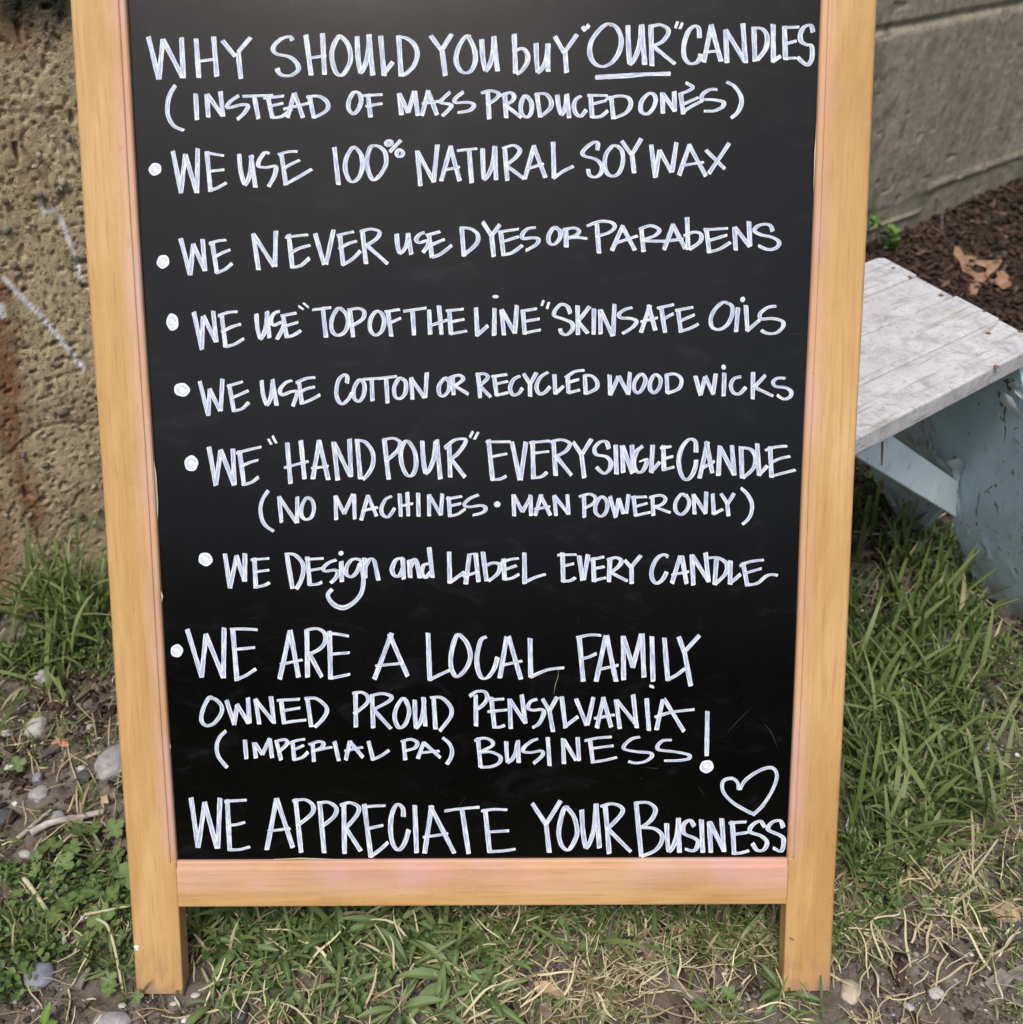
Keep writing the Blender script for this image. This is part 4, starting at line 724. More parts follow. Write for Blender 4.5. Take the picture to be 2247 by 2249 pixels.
class Ink:
    def __init__(s): s.V = []; s.F = []; s.ac = []; s.al = []; s.en = []; s.sid = []; s.k = 0
    def stroke(s, pts, org, vw, hw_):
        s.k += 1; n = len(pts); L = 0; tot = sum(math.dist(a, b_) for a, b_ in zip(pts[:-1], pts[1:]))
        k_w = 0.58 if 16 < tot < 46 and n > 2 else 1.0; wob = random.uniform(0, 9); lift = BD - 0.00022 - (s.k % 9) * 0.00003; base = len(s.V)
        j0, j1 = random.uniform(-2.5, 2.5), random.uniform(-2.5, 2.5)
        for i, p in enumerate(pts):
            a = pts[max(0, i - 1)]; c_ = pts[min(n - 1, i + 1)]
            if i: L += math.dist(pts[i - 1], p)
            dx, dy = c_[0] - a[0], c_[1] - a[1]; l = math.hypot(dx, dy) or 1; dx /= l; dy /= l
            w_ = k_w * math.sqrt((vw * dy) ** 2 + (hw_ * dx) ** 2) * (1 + 0.05 * math.sin(L * 0.03 + wob) + 0.03 * math.sin(L * 0.11 + wob * 3))
            for m, sd_ in enumerate((-1, -0.5, 0, 0.5, 1)):
                ex = 0.0
                if i == 0: ex = -j0 * sd_ - (1.6 if abs(sd_) < .8 else 0)
                if i == n - 1: ex = j1 * sd_ + (1.6 if abs(sd_) < .8 else 0)
                qx = p[0] - dy * sd_ * w_ / 2 + dx * ex; qy = p[1] + dx * sd_ * w_ / 2 + dy * ex
                X_, Z_ = board_xy(org[0] + qx / SC, org[1] + qy / SC, lift)
                s.V.append((X_, lift, Z_)); s.ac.append((sd_ + 1) / 2); s.al.append(L / 1000 * 2.2); s.sid.append(s.k * 3.7)
                d_end = min(L, tot - L)
                s.en.append(max(0, 1 - (tot - L) / 14.0) if tot > 60 else 0.4)
            if i:
                for m in range(4):
                    a_ = base + 5 * (i - 1) + m; s.F.append((a_, a_ + 1, a_ + 6, a_ + 5))
    def disc(s, org, cx, cy, rx, ry):
        s.k += 1; base = len(s.V); lift = BD - 0.0003; N = 26; ph = random.uniform(0, 6)
        for ring in (0, 0.5, 0.85, 1.0):
            for t in (np.linspace(0, 2 * math.pi, N, endpoint=False) if ring else [0]):
                k = ring * (1 + 0.045 * math.sin(2 * t + ph) + 0.03 * math.sin(5 * t + ph * 2))
                X_, Z_ = board_xy(org[0] + (cx + rx * k * math.cos(t)) / SC, org[1] + (cy + ry * k * math.sin(t)) / SC, lift)
                s.V.append((X_, lift, Z_)); s.ac.append(0.5 + ring * 0.5); s.al.append(t * 0.05); s.en.append(0.35); s.sid.append(s.k * 3.7)
        for i in range(N): s.F.append((base, base + 1 + i, base + 1 + (i + 1) % N))
        for r in range(2):
            for i in range(N):
                a_ = base + 1 + r * N + i; b_ = base + 1 + r * N + (i + 1) % N; s.F.append((a_, a_ + N, b_ + N, b_))
    def parse(s, org, vw, hw_, txt):
        for st_ in txt.replace('\n', '').split(';'):
            st_ = st_.strip()
            if not st_: continue
            kind = st_[0] if st_[0] in '~ou' else ''
            pts = [tuple(map(float, q.split(','))) for q in st_[len(kind):].split()]
            if kind == 'u':
                (ax, ay), (bx, by), (cx, cy) = pts
                s.stroke(catmull([(ax, ay), (ax + (bx - ax) * .25, ay + (by - ay) * .5), (ax + (bx - ax) * .7, ay + (by - ay) * .85), (bx + 1, by - 2)], False, 10), org, vw, hw_)
                s.stroke(catmull([(bx - 1, by + 1), (bx + (cx - bx) * .36 + 3, by + (cy - by) * .14), (bx + (cx - bx) * .86, by + (cy - by) * .5), (cx + 2, cy)], False, 10), org, vw, hw_); continue
            if kind == '~': pts = catmull(pts)
            elif kind == 'o': pts = catmull(pts, True)
            else: pts = densify(pts) if len(pts) == 2 else catmull(pts, False, 12)
            s.stroke(pts, org, vw, hw_)
    def build(s, name):
        me = mesh_np(name, np.array(s.V), s.F, M['marker'], False, {'across': s.ac, 'along': s.al, 'endm': s.en, 'sid': s.sid})
        # face the camera side
        return link(name, me, sign)
for rowdef in TEXT:
    ink = Ink()
    for org, vw, hw_, txt in rowdef: ink.parse(org, vw, hw_, txt)
    ink.build('text_row')
for nm, org, vw, hw_, txt in EXTRA:
    ink = Ink(); ink.parse(org, vw, hw_, txt); ink.build(nm)
for pts_, wd, nm in (([P8, (548, 742), (544, 790), (530, 830), (522, 880)], .0004, 'M'), ([P10, (1566, 84), (1500, 150), (1440, 216)], .0011, 'F'), ([P10, (1640, 170), (1675, 215), (1706, 290)], .0010, 'F'), ([P4, (1766, 704), (1810, 708), (1850, 702)], .0004, 'F'), ([P10, (1290, 500), (1320, 550)], .0010, 'F'), ([P9, (1700, 620), (1740, 560)], .0009, 'F'), ([P10, (1010, 400), (1075, 405)], .0009, 'F')):
    q = [board_xy(pts_[0][0] + a_ / SC, pts_[0][1] + b_ / SC, BD - .0001) for a_, b_ in pts_[1:]]
    link('scratch', strip(q, [wd * .4] + [wd] * (len(q) - 2) + [wd * .4], M['palestem'] if nm == 'M' else M['scratch'], 'scratch', BD - .00012), sign)
for nm, org, cx, cy, rx, ry in DOTS:
    ink = Ink(); ink.disc(org, cx, cy, rx, ry); ink.build(nm)
# ================================================================== BENCH
bench = empty('bench', (0.43, 0.95, 0.0))
tag(bench, 'small low bench with weathered white seat and flaking blue legs behind the sign', 'bench')
BO = np.array([0.43, 0.95, 0.0])
A = np.array([0.786, 0.617, 0.0]); A /= np.linalg.norm(A)
SZ = 0.40
nearR = on_plane(2290, 752, (0, 0, SZ), np.array([0, 0, 1.0]))
farR = on_plane(1936, 563, (0, 0, SZ), np.array([0, 0, 1.0]))
nearL = on_plane(1884, 962, (0, 0, SZ), np.array([0, 0, 1.0]))
Adir = nearR - nearL; Adir /= np.linalg.norm(Adir)
Bdir = farR - nearR; BW = np.linalg.norm(Bdir); Bdir /= BW
bl = np.linalg.norm(nearR - nearL) + 0.035
TK = 0.021
# seat boards run along A, side by side across B
edges = [0.0, 0.235, 0.50, 0.745, 1.0]
def loc(p): return tuple(np.array(p) - BO)
def slab(name, corners, z0, z1, mat, bev=0.002, sub=0):
    bm = bmesh.new(); lo = [bm.verts.new(loc((c_[0], c_[1], z0))) for c_ in corners]; hi = [bm.verts.new(loc((c_[0], c_[1], z1))) for c_ in corners]
    n = len(lo); bm.faces.new(lo[::-1]); bm.faces.new(hi)
    for i in range(n): bm.faces.new((lo[i], lo[(i + 1) % n], hi[(i + 1) % n], hi[i]))
    bmesh.ops.recalc_face_normals(bm, faces=bm.faces)
    return bevel_mesh(name, bm, mat, bev, 2)
for i in range(4):
    gp_ = (0, .0012, .0045, .0020, 0); f0, f1 = edges[i] + gp_[i], edges[i + 1] - gp_[i + 1]
    e = [0.0, 0.0015, -0.001, 0.001][i]
    c1 = nearR + Bdir * BW * f0 + Adir * e; c2 = nearR + Bdir * BW * f1 + Adir * e
    cs = [c1 - Adir * bl, c1, c2, c2 - Adir * bl]
    if i == 3: cs = [c1 - Adir * bl, c1, c2 - Bdir * 0.006, c2 - Adir * 0.010, c2 - Adir * bl]
    dz = [0, .0008, -.0006, .0005][i]
    link('seat_board', slab('seat_board', cs, SZ - TK, SZ + dz, M['seat']), bench)
for px, py in ((1962, 589), (2067, 648), (2161, 685), (2171, 732), (2241, 728), (2188, 805), (1998, 609)):
    p = on_plane(px, py, (0, 0, SZ + .0003), np.array([0, 0, 1.0]))
    bm = bmesh.new(); bmesh.ops.create_cone(bm, cap_ends=True, segments=10, radius1=0.0032, radius2=0.0024, depth=0.0016)
    for v in bm.verts: v.co += Vector(loc(p))
    me = bpy.data.meshes.new('screw'); bm.to_mesh(me); bm.free(); me.materials.append(M['screw']); link('screw', me, bench)
# end panel (right leg) with a notch cut in its foot; its plane leans outwards
g1 = G(1994, 1177); g2 = G(2247, 1368); Bd2 = (g2 - g1) / np.linalg.norm(g2 - g1)
topc = (nearR + farR) / 2 - Adir * 0.030; topc[2] = SZ - TK - 0.001
pn = np.cross(Bd2, topc - g1); pn /= np.linalg.norm(pn)
if pn[0] > 0: pn = -pn                          # towards the viewer's left
up_ = np.cross(pn, Bd2); up_ /= np.linalg.norm(up_)
if up_[2] < 0: up_ = -up_
def pp(px, py): p = on_plane(px, py, g1, pn) - g1; return np.dot(p, Bd2), np.dot(p, up_)
vt = np.dot(topc - g1, up_)
a0 = pp(1989, 1181); a1 = pp(1904, 1014)
k = (vt - a0[1]) / (a1[1] - a0[1]); uf, un = np.dot(farR - g1, Bd2) + .008, np.dot(nearR - g1, Bd2) - .008; tl = (max(a0[0] + (a1[0] - a0[0]) * k * 0.9, uf), vt)
poly = [a0, pp(2015, 1176), pp(2066, 1116), pp(2082, 1100), pp(2091, 1141), pp(2105, 1187), pp(2147, 1290), pp(2172, 1321), pp(2250, 1371), pp(2290, 1398), (pp(2290, 1398)[0] + 0.05, 0.0), (min(pp(2290, 1398)[0] - 0.03, un), vt), tl, (max(a1[0], tl[0]), a1[1])]
poly = [(u, max(v, -0.004)) for u, v in poly]
bm = bmesh.new(); th_ = 0.019; fr = []; bk = []
for u, v in poly:
    p = g1 + Bd2 * u + up_ * v; fr.append(bm.verts.new(loc(p))); bk.append(bm.verts.new(loc(p - pn * th_)))
n = len(fr); bm.faces.new(fr); bm.faces.new(bk[::-1])
for i in range(n): bm.faces.new((fr[(i + 1) % n], fr[i], bk[i], bk[(i + 1) % n]))
bmesh.ops.recalc_face_normals(bm, faces=bm.faces); bmesh.ops.triangulate(bm, faces=[f for f in bm.faces if len(f.verts) > 4])
me = bpy.data.meshes.new('leg_panel'); bm.to_mesh(me); bm.free(); me.materials.append(M['blue'])
link('leg_panel', me, bench)
# the same at the hidden left end
bm = bmesh.new(); bm.from_mesh(me)
bm.free(); bm = box_bm(-.0095, .0095, -BW * .40, BW * .40, -.004, SZ - TK - .001)
mid_ = (nearL + (nearR - Adir * bl) + 2 * Bdir * BW * .5) / 2 - BO; rz = math.atan2(Bdir[1], Bdir[0]) - math.pi / 2
for v in bm.verts:
    h = v.co.z / SZ; v.co = Matrix.Rotation(rz, 3, 'Z') @ v.co; v.co += Vector((mid_[0], mid_[1], 0)) + Vector(Adir) * (0.03 * h - 0.02)
me2 = bpy.data.meshes.new('leg_panel'); bm.to_mesh(me2); bm.free(); me2.materials.append(M['blue']); link('leg_panel', me2, bench)
# diagonal brace in a plane parallel to the front edge
bn = np.cross(Adir, np.array([0, 0, 1.0])); bp = on_plane(2104, 1097, g1, pn)
def bpnt(px, py): return on_plane(px, py, bp, bn)
q = [bpnt(1876, 997), bpnt(1957, 955), bpnt(2104, 1058), bpnt(2100, 1137)]

dl = q[1] - q[2]; dl /= np.linalg.norm(dl)
zt = SZ - TK - .003
q = [q[3] + dl * (zt - q[3][2]) / dl[2], q[2] + dl * (zt - q[2][2]) / dl[2], q[2] - dl * .004, q[3] - dl * .004]
bm = bmesh.new(); fr = [bm.verts.new(loc(p)) for p in q]; bk = [bm.verts.new(loc(p - bn * 0.018)) for p in q]
bm.faces.new(fr); bm.faces.new(bk[::-1])
for i in range(4): bm.faces.new((fr[(i + 1) % 4], fr[i], bk[i], bk[(i + 1) % 4]))
bmesh.ops.recalc_face_normals(bm, faces=bm.faces)
link('brace', bevel_mesh('brace', bm, M['blue_lit'], 0.0016, 2), bench)
p0, p1 = bpnt(1938, 962), bpnt(1936, 1022)
bm = bmesh.new()
vs = [bm.verts.new(loc(p + bn * 0.0006 + Adir * s_)) for p, s_ in ((p0, -.002), (p0, .0022), (p1, .001), (p1, -.0008))]
bm.faces.new(vs); me = bpy.data.meshes.new('rust_drip'); bm.to_mesh(me); bm.free(); me.materials.append(M['screw']); link('rust_drip', me, bench)
# curled paint flakes on the panel: outlines measured on the panel, lifted off it at their free edge
FL = [([(2083, 1010), (2095, 1004), (2115, 1002), (2127, 1014), (2122, 1026), (2112, 1040), (2108, 1060), (2098, 1050), (2095, 1030)], .012),
      ([(2062, 990), (2072, 990), (2075, 1010), (2082, 1030), (2064, 1018)], .008),
      ([(2160, 1185), (2172, 1186), (2176, 1205), (2183, 1230), (2162, 1221), (2170, 1212)], .010),
      ([(2202, 872), (2222, 850), (2228, 870), (2247, 905), (2247, 925), (2225, 905), (2215, 888)], .012),
      ([(2222, 840), (2235, 830), (2250, 850), (2250, 880), (2238, 858), (2226, 850)], .010),
      ([(2100, 1060), (2110, 1070), (2113, 1100), (2110, 1130), (2104, 1100)], .006),
      ([(1995, 955), (2004, 948), (2012, 975), (2002, 985)], .008), ([(2030, 960), (2044, 965), (2040, 1000), (2028, 985)], .007), ([(1990, 948), (1998, 950), (1996, 972), (1988, 965)], .006),
      ([(2042, 915), (2052, 912), (2050, 955), (2044, 950)], .006), ([(1930, 1072), (1946, 1066), (1942, 1080), (1926, 1086)], .007), ([(1955, 1062), (1962, 1066), (1980, 1120), (1975, 1150), (1966, 1110)], .008),
      ([(1990, 1080), (1998, 1090), (2012, 1140), (2002, 1148)], .007), ([(1975, 1085), (1984, 1082), (1990, 1110), (1982, 1128)], .006), ([(2010, 1090), (2018, 1100), (2022, 1130), (2014, 1122)], .006),
      ([(2208, 1220), (2214, 1230), (2236, 1280), (2228, 1270)], .004), ([(2126, 1200), (2140, 1212), (2138, 1230), (2124, 1222)], .004), ([(2195, 1000), (2200, 1010), (2197, 1040), (2193, 1030)], .003)]
rr = random.Random(77)
for (x0_, y0_, x1_, y1_, cnt) in ((1985, 935, 2060, 1030, 20), (1920, 1060, 2010, 1150, 18), (2110, 1150, 2150, 1260, 5), (2150, 900, 2240, 1300, 9)):
    for _ in range(cnt):
        cx, cy = rr.uniform(x0_, x1_), rr.uniform(y0_, y1_); w0, h0 = rr.uniform(3, 7), rr.uniform(6, 17)
        if x0_ == 1920 and cx < 1905 + (cy - 1014) * .52: continue
        FL.append(([(cx - w0 * rr.uniform(.5, 1), cy - h0), (cx + w0 * rr.uniform(.2, 1), cy - h0 * .8), (cx + w0, cy), (cx + w0 * rr.uniform(-.2, .8), cy + h0), (cx - w0 * rr.uniform(.3, 1), cy + h0 * rr.uniform(.2, .7))], rr.uniform(.001, .005)))
for pts_, lift in FL:
    cx = np.mean([p[0] for p in pts_]); cy = np.mean([p[1] for p in pts_])
    bm = bmesh.new(); vs = []
    ring = []
    for i, (px, py) in enumerate(pts_):
        p = on_plane(px, py, g1, pn); t = (py - min(p_[1] for p_ in pts_)) / (max(p_[1] for p_ in pts_) - min(p_[1] for p_ in pts_) + 1e-6)
        ring.append(bm.verts.new(loc(p + pn * (0.0010 + lift * (1 - t) * (0.6 + 0.4 * math.sin(i * 2.1))))))
    cvt = bm.verts.new(loc(on_plane(cx, cy, g1, pn) + pn * (0.0012 + lift * 0.25)))
    for i in range(len(ring)): bm.faces.new((ring[i], ring[(i + 1) % len(ring)], cvt))
    bmesh.ops.subdivide_edges(bm, edges=bm.edges, cuts=1, use_grid_fill=True)
    me = bpy.data.meshes.new('paint_flake'); bm.to_mesh(me); bm.free(); me.materials.append(M['flake'])
    me.polygons.foreach_set('use_smooth', np.ones(len(me.polygons), dtype=bool))
    link('paint_flake', me, bench)

# ================================================================== SCATTER HELPERS
def in_poly(x, y, poly):
    c_ = np.zeros(len(x), bool); j = len(poly) - 1
    for i in range(len(poly)):
        xi, yi = poly[i]; xj, yj = poly[j]
        c_ ^= ((yi > y) != (yj > y)) & (x < (xj - xi) * (y - yi) / (yj - yi + 1e-12) + xi); j = i
    return c_
def scatter_px(poly, n, noise=0.0, seed=0, rng=RNG):
    """n points on the ground, uniform over a region measured in the photo"""
    P = np.array([G(*p)[:2] for p in poly]); lo = P.min(0); hi = P.max(0); out = []; got = 0
    while got < n:
        q = lo + rng.random((n * 3, 2)) * (hi - lo); m = in_poly(q[:, 0], q[:, 1], P)
        if noise: m &= rng.random(len(q)) < smooth(0.5 - noise, 0.5 + noise, fbm(q[:, 0] * 22, q[:, 1] * 22, 3, seed) + 0.03)
        q = q[m]; out.append(q); got += len(q)
    q = np.concatenate(out)[:n]
    return q
def ribbons(P, L, W, az, lean, curve, tint, nseg=5, rng=RNG, tip=0.15, wavy=0.0, crease=0.0):
    """curved blades: P base (n,3), az heading, lean = start angle from vertical, curve = extra bend along the blade"""
    n = len(P); t = np.linspace(0, 1, nseg + 1)
    ang = lean[:, None] + curve[:, None] * t[None, :] ** 1.3
    daz = (rng.random(n)[:, None] - .5) * wavy * 2 * t[None, :]
    if wavy: daz = daz + 0.5 * wavy * np.sin(t[None, :] * 7 + rng.random(n)[:, None] * 6)
    a = az[:, None] + daz
    st = (L / nseg)[:, None]
    dx = np.sin(ang) * np.cos(a) * st; dy = np.sin(ang) * np.sin(a) * st; dz = np.cos(ang) * st
    X_ = P[:, 0, None] + np.concatenate([np.zeros((n, 1)), np.cumsum(dx[:, :-1], 1)], 1)
    Y_ = P[:, 1, None] + np.concatenate([np.zeros((n, 1)), np.cumsum(dy[:, :-1], 1)], 1)
    Z_ = P[:, 2, None] + np.concatenate([np.zeros((n, 1)), np.cumsum(dz[:, :-1], 1)], 1)
    zmin = hgt(X_, Y_) + 0.0012 + rng.random(n)[:, None] * 0.004
    Z_[:, 1:] = np.maximum(Z_, zmin)[:, 1:]
    prof_ = np.interp(t, [0, 0.15, 0.6, 0.9, 1.0], [0.55, 0.9, 1.0, 0.55 + tip * .3, tip])
    rot = az + math.pi / 2 + (rng.random(n) - .5) * 1.3
    wx_ = np.cos(rot)[:, None] * prof_[None] * (W / 2)[:, None]; wy_ = np.sin(rot)[:, None] * prof_[None] * (W / 2)[:, None]
    wz_ = ((rng.random(n) - .5) * 0.9)[:, None] * prof_[None] * (W / 2)[:, None]
    V = np.empty((n, nseg + 1, 2, 3))
    V[:, :, 0, 0] = X_ - wx_; V[:, :, 0, 1] = Y_ - wy_; V[:, :, 0, 2] = Z_ - wz_
    V[:, :, 1, 0] = X_ + wx_; V[:, :, 1, 1] = Y_ + wy_; V[:, :, 1, 2] = Z_ + wz_
    base = (np.arange(n) * (nseg + 1) * 2)[:, None] + (np.arange(nseg) * 2)[None]
    base = base.ravel()
    F = np.stack([base, base + 1, base + 3, base + 2], 1)
    tn = np.repeat(tint, (nseg + 1) * 2); al = np.tile(np.repeat(t, 2), n)
    return V.reshape(-1, 3), F, tn, al
def join(parts):
    V = []; F = []; T = []; Al = []; off = 0
    for v, f, t, a in parts: V.append(v); F.append(f + off); T.append(t); Al.append(a); off += len(v)
    return np.concatenate(V), np.concatenate(F), np.concatenate(T), np.concatenate(Al)
def U_(n, a, b_): return a + RNG.random(n) * (b_ - a)
def ground3(q, sink=0.002): return np.column_stack([q, hgt(q[:, 0], q[:, 1]) - sink])

def keep(q):
    """not inside the wall, the sign feet or the bench foot"""
    m = wall_dist(q[:, 0], q[:, 1]) > 0.012
    m &= ~((np.abs(np.abs(q[:, 0]) - 0.29) < 0.026) & (q[:, 1] > 0.484) & (q[:, 1] < 0.520))
    return q[m]
def patch(poly, n, L, W, lean=(0.05, 0.6), curve=(0.2, 1.3), tint=(0.1, 0.85), dry=0.08, noise=0.12, seed=1, nseg=5, az=None, tip=0.12):
    q = keep(scatter_px(poly, n, noise, seed)); n = len(q)
    t = U_(n, *tint); t = np.where(RNG.random(n) < dry * .6, U_(n, 0.9, 1.0), t)
    a = U_(n, 0, 2 * math.pi) if az is None else az + RNG.normal(0, 0.7, n)
    return ribbons(ground3(q), U_(n, *L) * (0.6 + 0.8 * RNG.random(n)), U_(n, *W), a, U_(n, *lean), U_(n, *curve), t, nseg, tip=tip)

# ================================================================== GRASS
parts = []
R1 = [(-60, 1260), (120, 1320), (240, 1350), (250, 1500), (120, 1490), (-60, 1540)]       # tuft against the wall
parts.append(patch(R1, 520, (.018, .050), (.0018, .0040), (0.1, .9), (.3, 1.5), (0.05, .75), .08, .1, 2))
parts.append(patch([(60, 1300), (240, 1310), (250, 1420), (90, 1400)], 130, (.065, .125), (.0030, .0052), (0.0, .6), (.2, 1.6), (0.25, .8), .02, 0, 3, 8))
parts.append(patch([(-60, 1500), (250, 1480), (260, 1900), (-60, 1900)], 260, (.012, .04), (.0012, .0028), (0.3, 1.4), (.2, 1.2), (0.2, .8), .35, .08, 4))
parts.append(patch([(-60, 1900), (300, 1880), (330, 2120), (-60, 2140)], 520, (.012, .038), (.0014, .0032), (0.2, 1.2), (.2, 1.4), (0.1, .85), .12, .12, 5))
R2 = [(1850, 1080), (2090, 1130), (2190, 1330), (2247, 1420), (2100, 1560), (2010, 1750), (1840, 1960)]
parts.append(patch(R2, 2100, (.018, .050), (.0018, .0040), (0.1, 1.0), (.1, 1.2), (0.0, .75), .07, .08, 6))
parts.append(patch([(1860, 1150), (2080, 1200), (2150, 1380), (2120, 1520), (1860, 1560)], 130, (.045, .085), (.0038, .0068), (0.0, .45), (.1, .9), (0.2, .72), .01, 0, 7, 8))
parts.append(patch([(1840, 1560), (2120, 1500), (2200, 1700), (1850, 1990)], 1500, (.018, .045), (.0016, .0038), (0.1, 1.1), (.2, 1.3), (0.0, .75), .10, .1, 8))
parts.append(patch([(2050, 1450), (2300, 1400), (2300, 2000), (1950, 2050)], 480, (.015, .045), (.0015, .0038), (0.2, 1.3), (.2, 1.2), (0.15, .85), .30, .1, 9))
parts.append(patch([(1830, 1950), (2300, 1950), (2300, 2260), (1830, 2150)], 260, (.015, .035), (.0011, .0026), (0.4, 1.4), (.2, 1.2), (0.3, .85), .45, .12, 10))
R3 = [(370, 1900), (1760, 1900), (1750, 2110), (380, 2110)]                                # strip below the bottom rail
parts.append(patch(R3, 1500, (.015, .042), (.0015, .0036), (0.1, 1.3), (.2, 1.4), (0.1, .8), .28, .06, 11))
parts.append(patch([(400, 2060), (1150, 2060), (1120, 2300), (430, 2300)], 480, (.012, .036), (.0011, .0026), (0.4, 1.3), (.2, 1.4), (0.1, .8), .25, .1, 12))
parts.append(patch([(1150, 2100), (1750, 2060), (1850, 2300), (1100, 2300)], 230, (.012, .034), (.0011, .0026), (0.4, 1.4), (.2, 1.4), (0.2, .85), .3, .1, 13))
# ground behind the sign and out of frame
parts.append(patch([(300, 1000), (1850, 1000), (1850, 1880), (300, 1880)], 3600, (.02, .05), (.0018, .0034), (0.1, 1.0), (.2, 1.3), (0.1, .8), .15, .1, 14, 4))
q = np.column_stack([U_(20000, -2.4, 3.2), U_(20000, -1.6, 2.6)])
pxm = (np.abs(q[:, 0]) > 0.62 * (q[:, 1] + 0.4)) | (q[:, 1] < 0.40)
q = q[pxm]; q = q[(wall_dist(q[:, 0], q[:, 1]) > 0.02) & (RNG.random(len(q)) < smooth(.30, .5, fbm(q[:, 0] * 4, q[:, 1] * 4, 3, 77)))]
n = len(q)
parts.append(ribbons(ground3(q), U_(n, .02, .05), U_(n, .002, .004), U_(n, 0, 6.28), U_(n, .1, 1), U_(n, .2, 1.2), U_(n, 0.1, .95), 4))
parts.append(patch([(1855, 1250), (2110, 1300), (2230, 1500), (2200, 1900), (1850, 1950)], 280, (.045, .095), (.0032, .0066), (0.1, .9), (.2, 1.4), (0.45, .86), .02, 0, 27, 8))
parts.append(patch([(-40, 1330), (230, 1380), (235, 1520), (-40, 1560)], 70, (.05, .10), (.0032, .0058), (0.1, .9), (.2, 1.6), (0.45, .86), .02, 0, 28, 8))
parts.append(patch([(380, 1960), (1700, 1960), (1700, 2080), (400, 2080)], 150, (.035, .07), (.0028, .0054), (0.2, 1.1), (.2, 1.4), (0.4, .86), .02, 0, 29, 8))
parts.append(patch([(380, 2120), (430, 2120), (430, 2170), (385, 2170)], 12, (.012, .03), (.0012, .0026), (0.2, 1.2)))
parts.append(patch([(1700, 2130), (1740, 2130), (1740, 2200), (1690, 2200)], 22, (.012, .035), (.0012, .0026), (0.2, 1.2)))
parts.append(patch([(1810, 2060), (1860, 2060), (1860, 2190), (1815, 2200)], 30, (.012, .035), (.0012, .0026), (0.2, 1.2)))
parts.append(patch([(255, 2080), (300, 2080), (300, 2190), (265, 2190)], 22, (.010, .028), (.0012, .0026), (0.2, 1.2)))
V, F, T, Al = join(parts)
tag(link('grass', mesh_np('grass', V, F, M['grass'], True, {'tint': T, 'along': Al})), 'green grass growing in the soil round the sign', kind='stuff')

# ================================================================== DRY STRAW
def straw(poly, n, L=(.015, .05), W=(.0006, .0018), tint=(0.0, .9), noise=.1, seed=31, lean=(1.0, 1.62), curve=(-.5, .7)):
    q = keep(scatter_px(poly, n, noise, seed)); n = len(q)
    p = ground3(q, -0.001); p[:, 2] += RNG.random(n) ** 2 * 0.008
    return ribbons(p, U_(n, *L), U_(n, *W), U_(n, 0, 6.28), U_(n, *lean), U_(n, *curve), U_(n, *tint), 7, tip=0.5, wavy=0.38)
parts = [straw([(1050, 1990), (1780, 1960), (1800, 2130), (1560, 2300), (1000, 2300)], 820),
         straw([(1830, 1900), (2300, 1700), (2300, 2230), (1820, 2160)], 430),
         straw([(380, 1960), (1100, 1960), (1060, 2300), (480, 2300)], 210),
         straw([(-60, 1480), (260, 1480), (300, 1900), (-60, 1900)], 150, (.01, .04)),
         straw([(-60, 1880), (300, 1880), (400, 2300), (-60, 2300)], 150, (.01, .035)),
         straw([(1950, 1100), (2300, 1400), (2300, 1750), (1850, 1750)], 150, (.015, .05)),
         straw([(-60, 1240), (240, 1290), (250, 1500), (-60, 1500)], 120, (.01, .035)),
         straw([(300, 2120), (1300, 2120), (1700, 2300), (300, 2300)], 90, (.01, .03)),
         straw([(1750, 2130), (2300, 2130), (2300, 2300), (1750, 2300)], 120, (.01, .03))]
q = keep(scatter_px([(400, 1980), (1180, 1980), (1150, 2280), (420, 2280)], 95, 0, 71)); n = len(q)
parts.append(ribbons(ground3(q), U_(n, .025, .06), U_(n, .0014, .0026), U_(n, 0, 6.28), U_(n, .3, 1.2), U_(n, -.3, 1.5), U_(n, .75, 1), 8, tip=.5, wavy=.5))
q = keep(scatter_px([(1150, 1960), (2200, 1900), (2250, 2200), (1150, 2250)], 190, 0, 72)); n = len(q)
parts.append(ribbons(ground3(q), U_(n, .025, .055), U_(n, .0012, .0024), U_(n, 0, 6.28), U_(n, .6, 1.4), U_(n, -.3, 1.3), U_(n, .6, 1), 8, tip=.5, wavy=.5))
V, F, T, Al = join(parts)
tag(link('dry_straw', mesh_np('dry_straw', V, F, M['straw'], True, {'tint': T})), 'tangle of dry straw and dead grass stems lying on the soil', kind='stuff')

# ================================================================== SOIL CRUMBS AND GRAVEL
ico = bmesh.new(); bmesh.ops.create_icosphere(ico, subdivisions=1, radius=1)
IV = np.array([v.co[:] for v in ico.verts]); IF = np.array([[v.index for v in f.verts] for f in ico.faces]); ico.free()
def bits(q, size, tint, flat=0.65, z_up=0.3):
    n = len(q); s = size[:, None, None] * (0.65 + 0.6 * RNG.random((n, 1, 3)))
    jit = 1 + 0.55 * (RNG.random((n, len(IV), 1)) - 0.5)
    V = IV[None] * jit * s; V[:, :, 2] *= flat
    a = RNG.random(n) * 6.28; ca, sa = np.cos(a)[:, None], np.sin(a)[:, None]
    x = V[:, :, 0] * ca - V[:, :, 1] * sa; y = V[:, :, 0] * sa + V[:, :, 1] * ca
    V[:, :, 0] = x + q[:, 0, None]; V[:, :, 1] = y + q[:, 1, None]; V[:, :, 2] += (hgt(q[:, 0], q[:, 1]) + size * z_up)[:, None]
    F = (IF[None] + (np.arange(n) * len(IV))[:, None, None]).reshape(-1, 3)
    return V.reshape(-1, 3), F, np.repeat(tint, len(IV)), np.zeros(n * len(IV))
parts = []
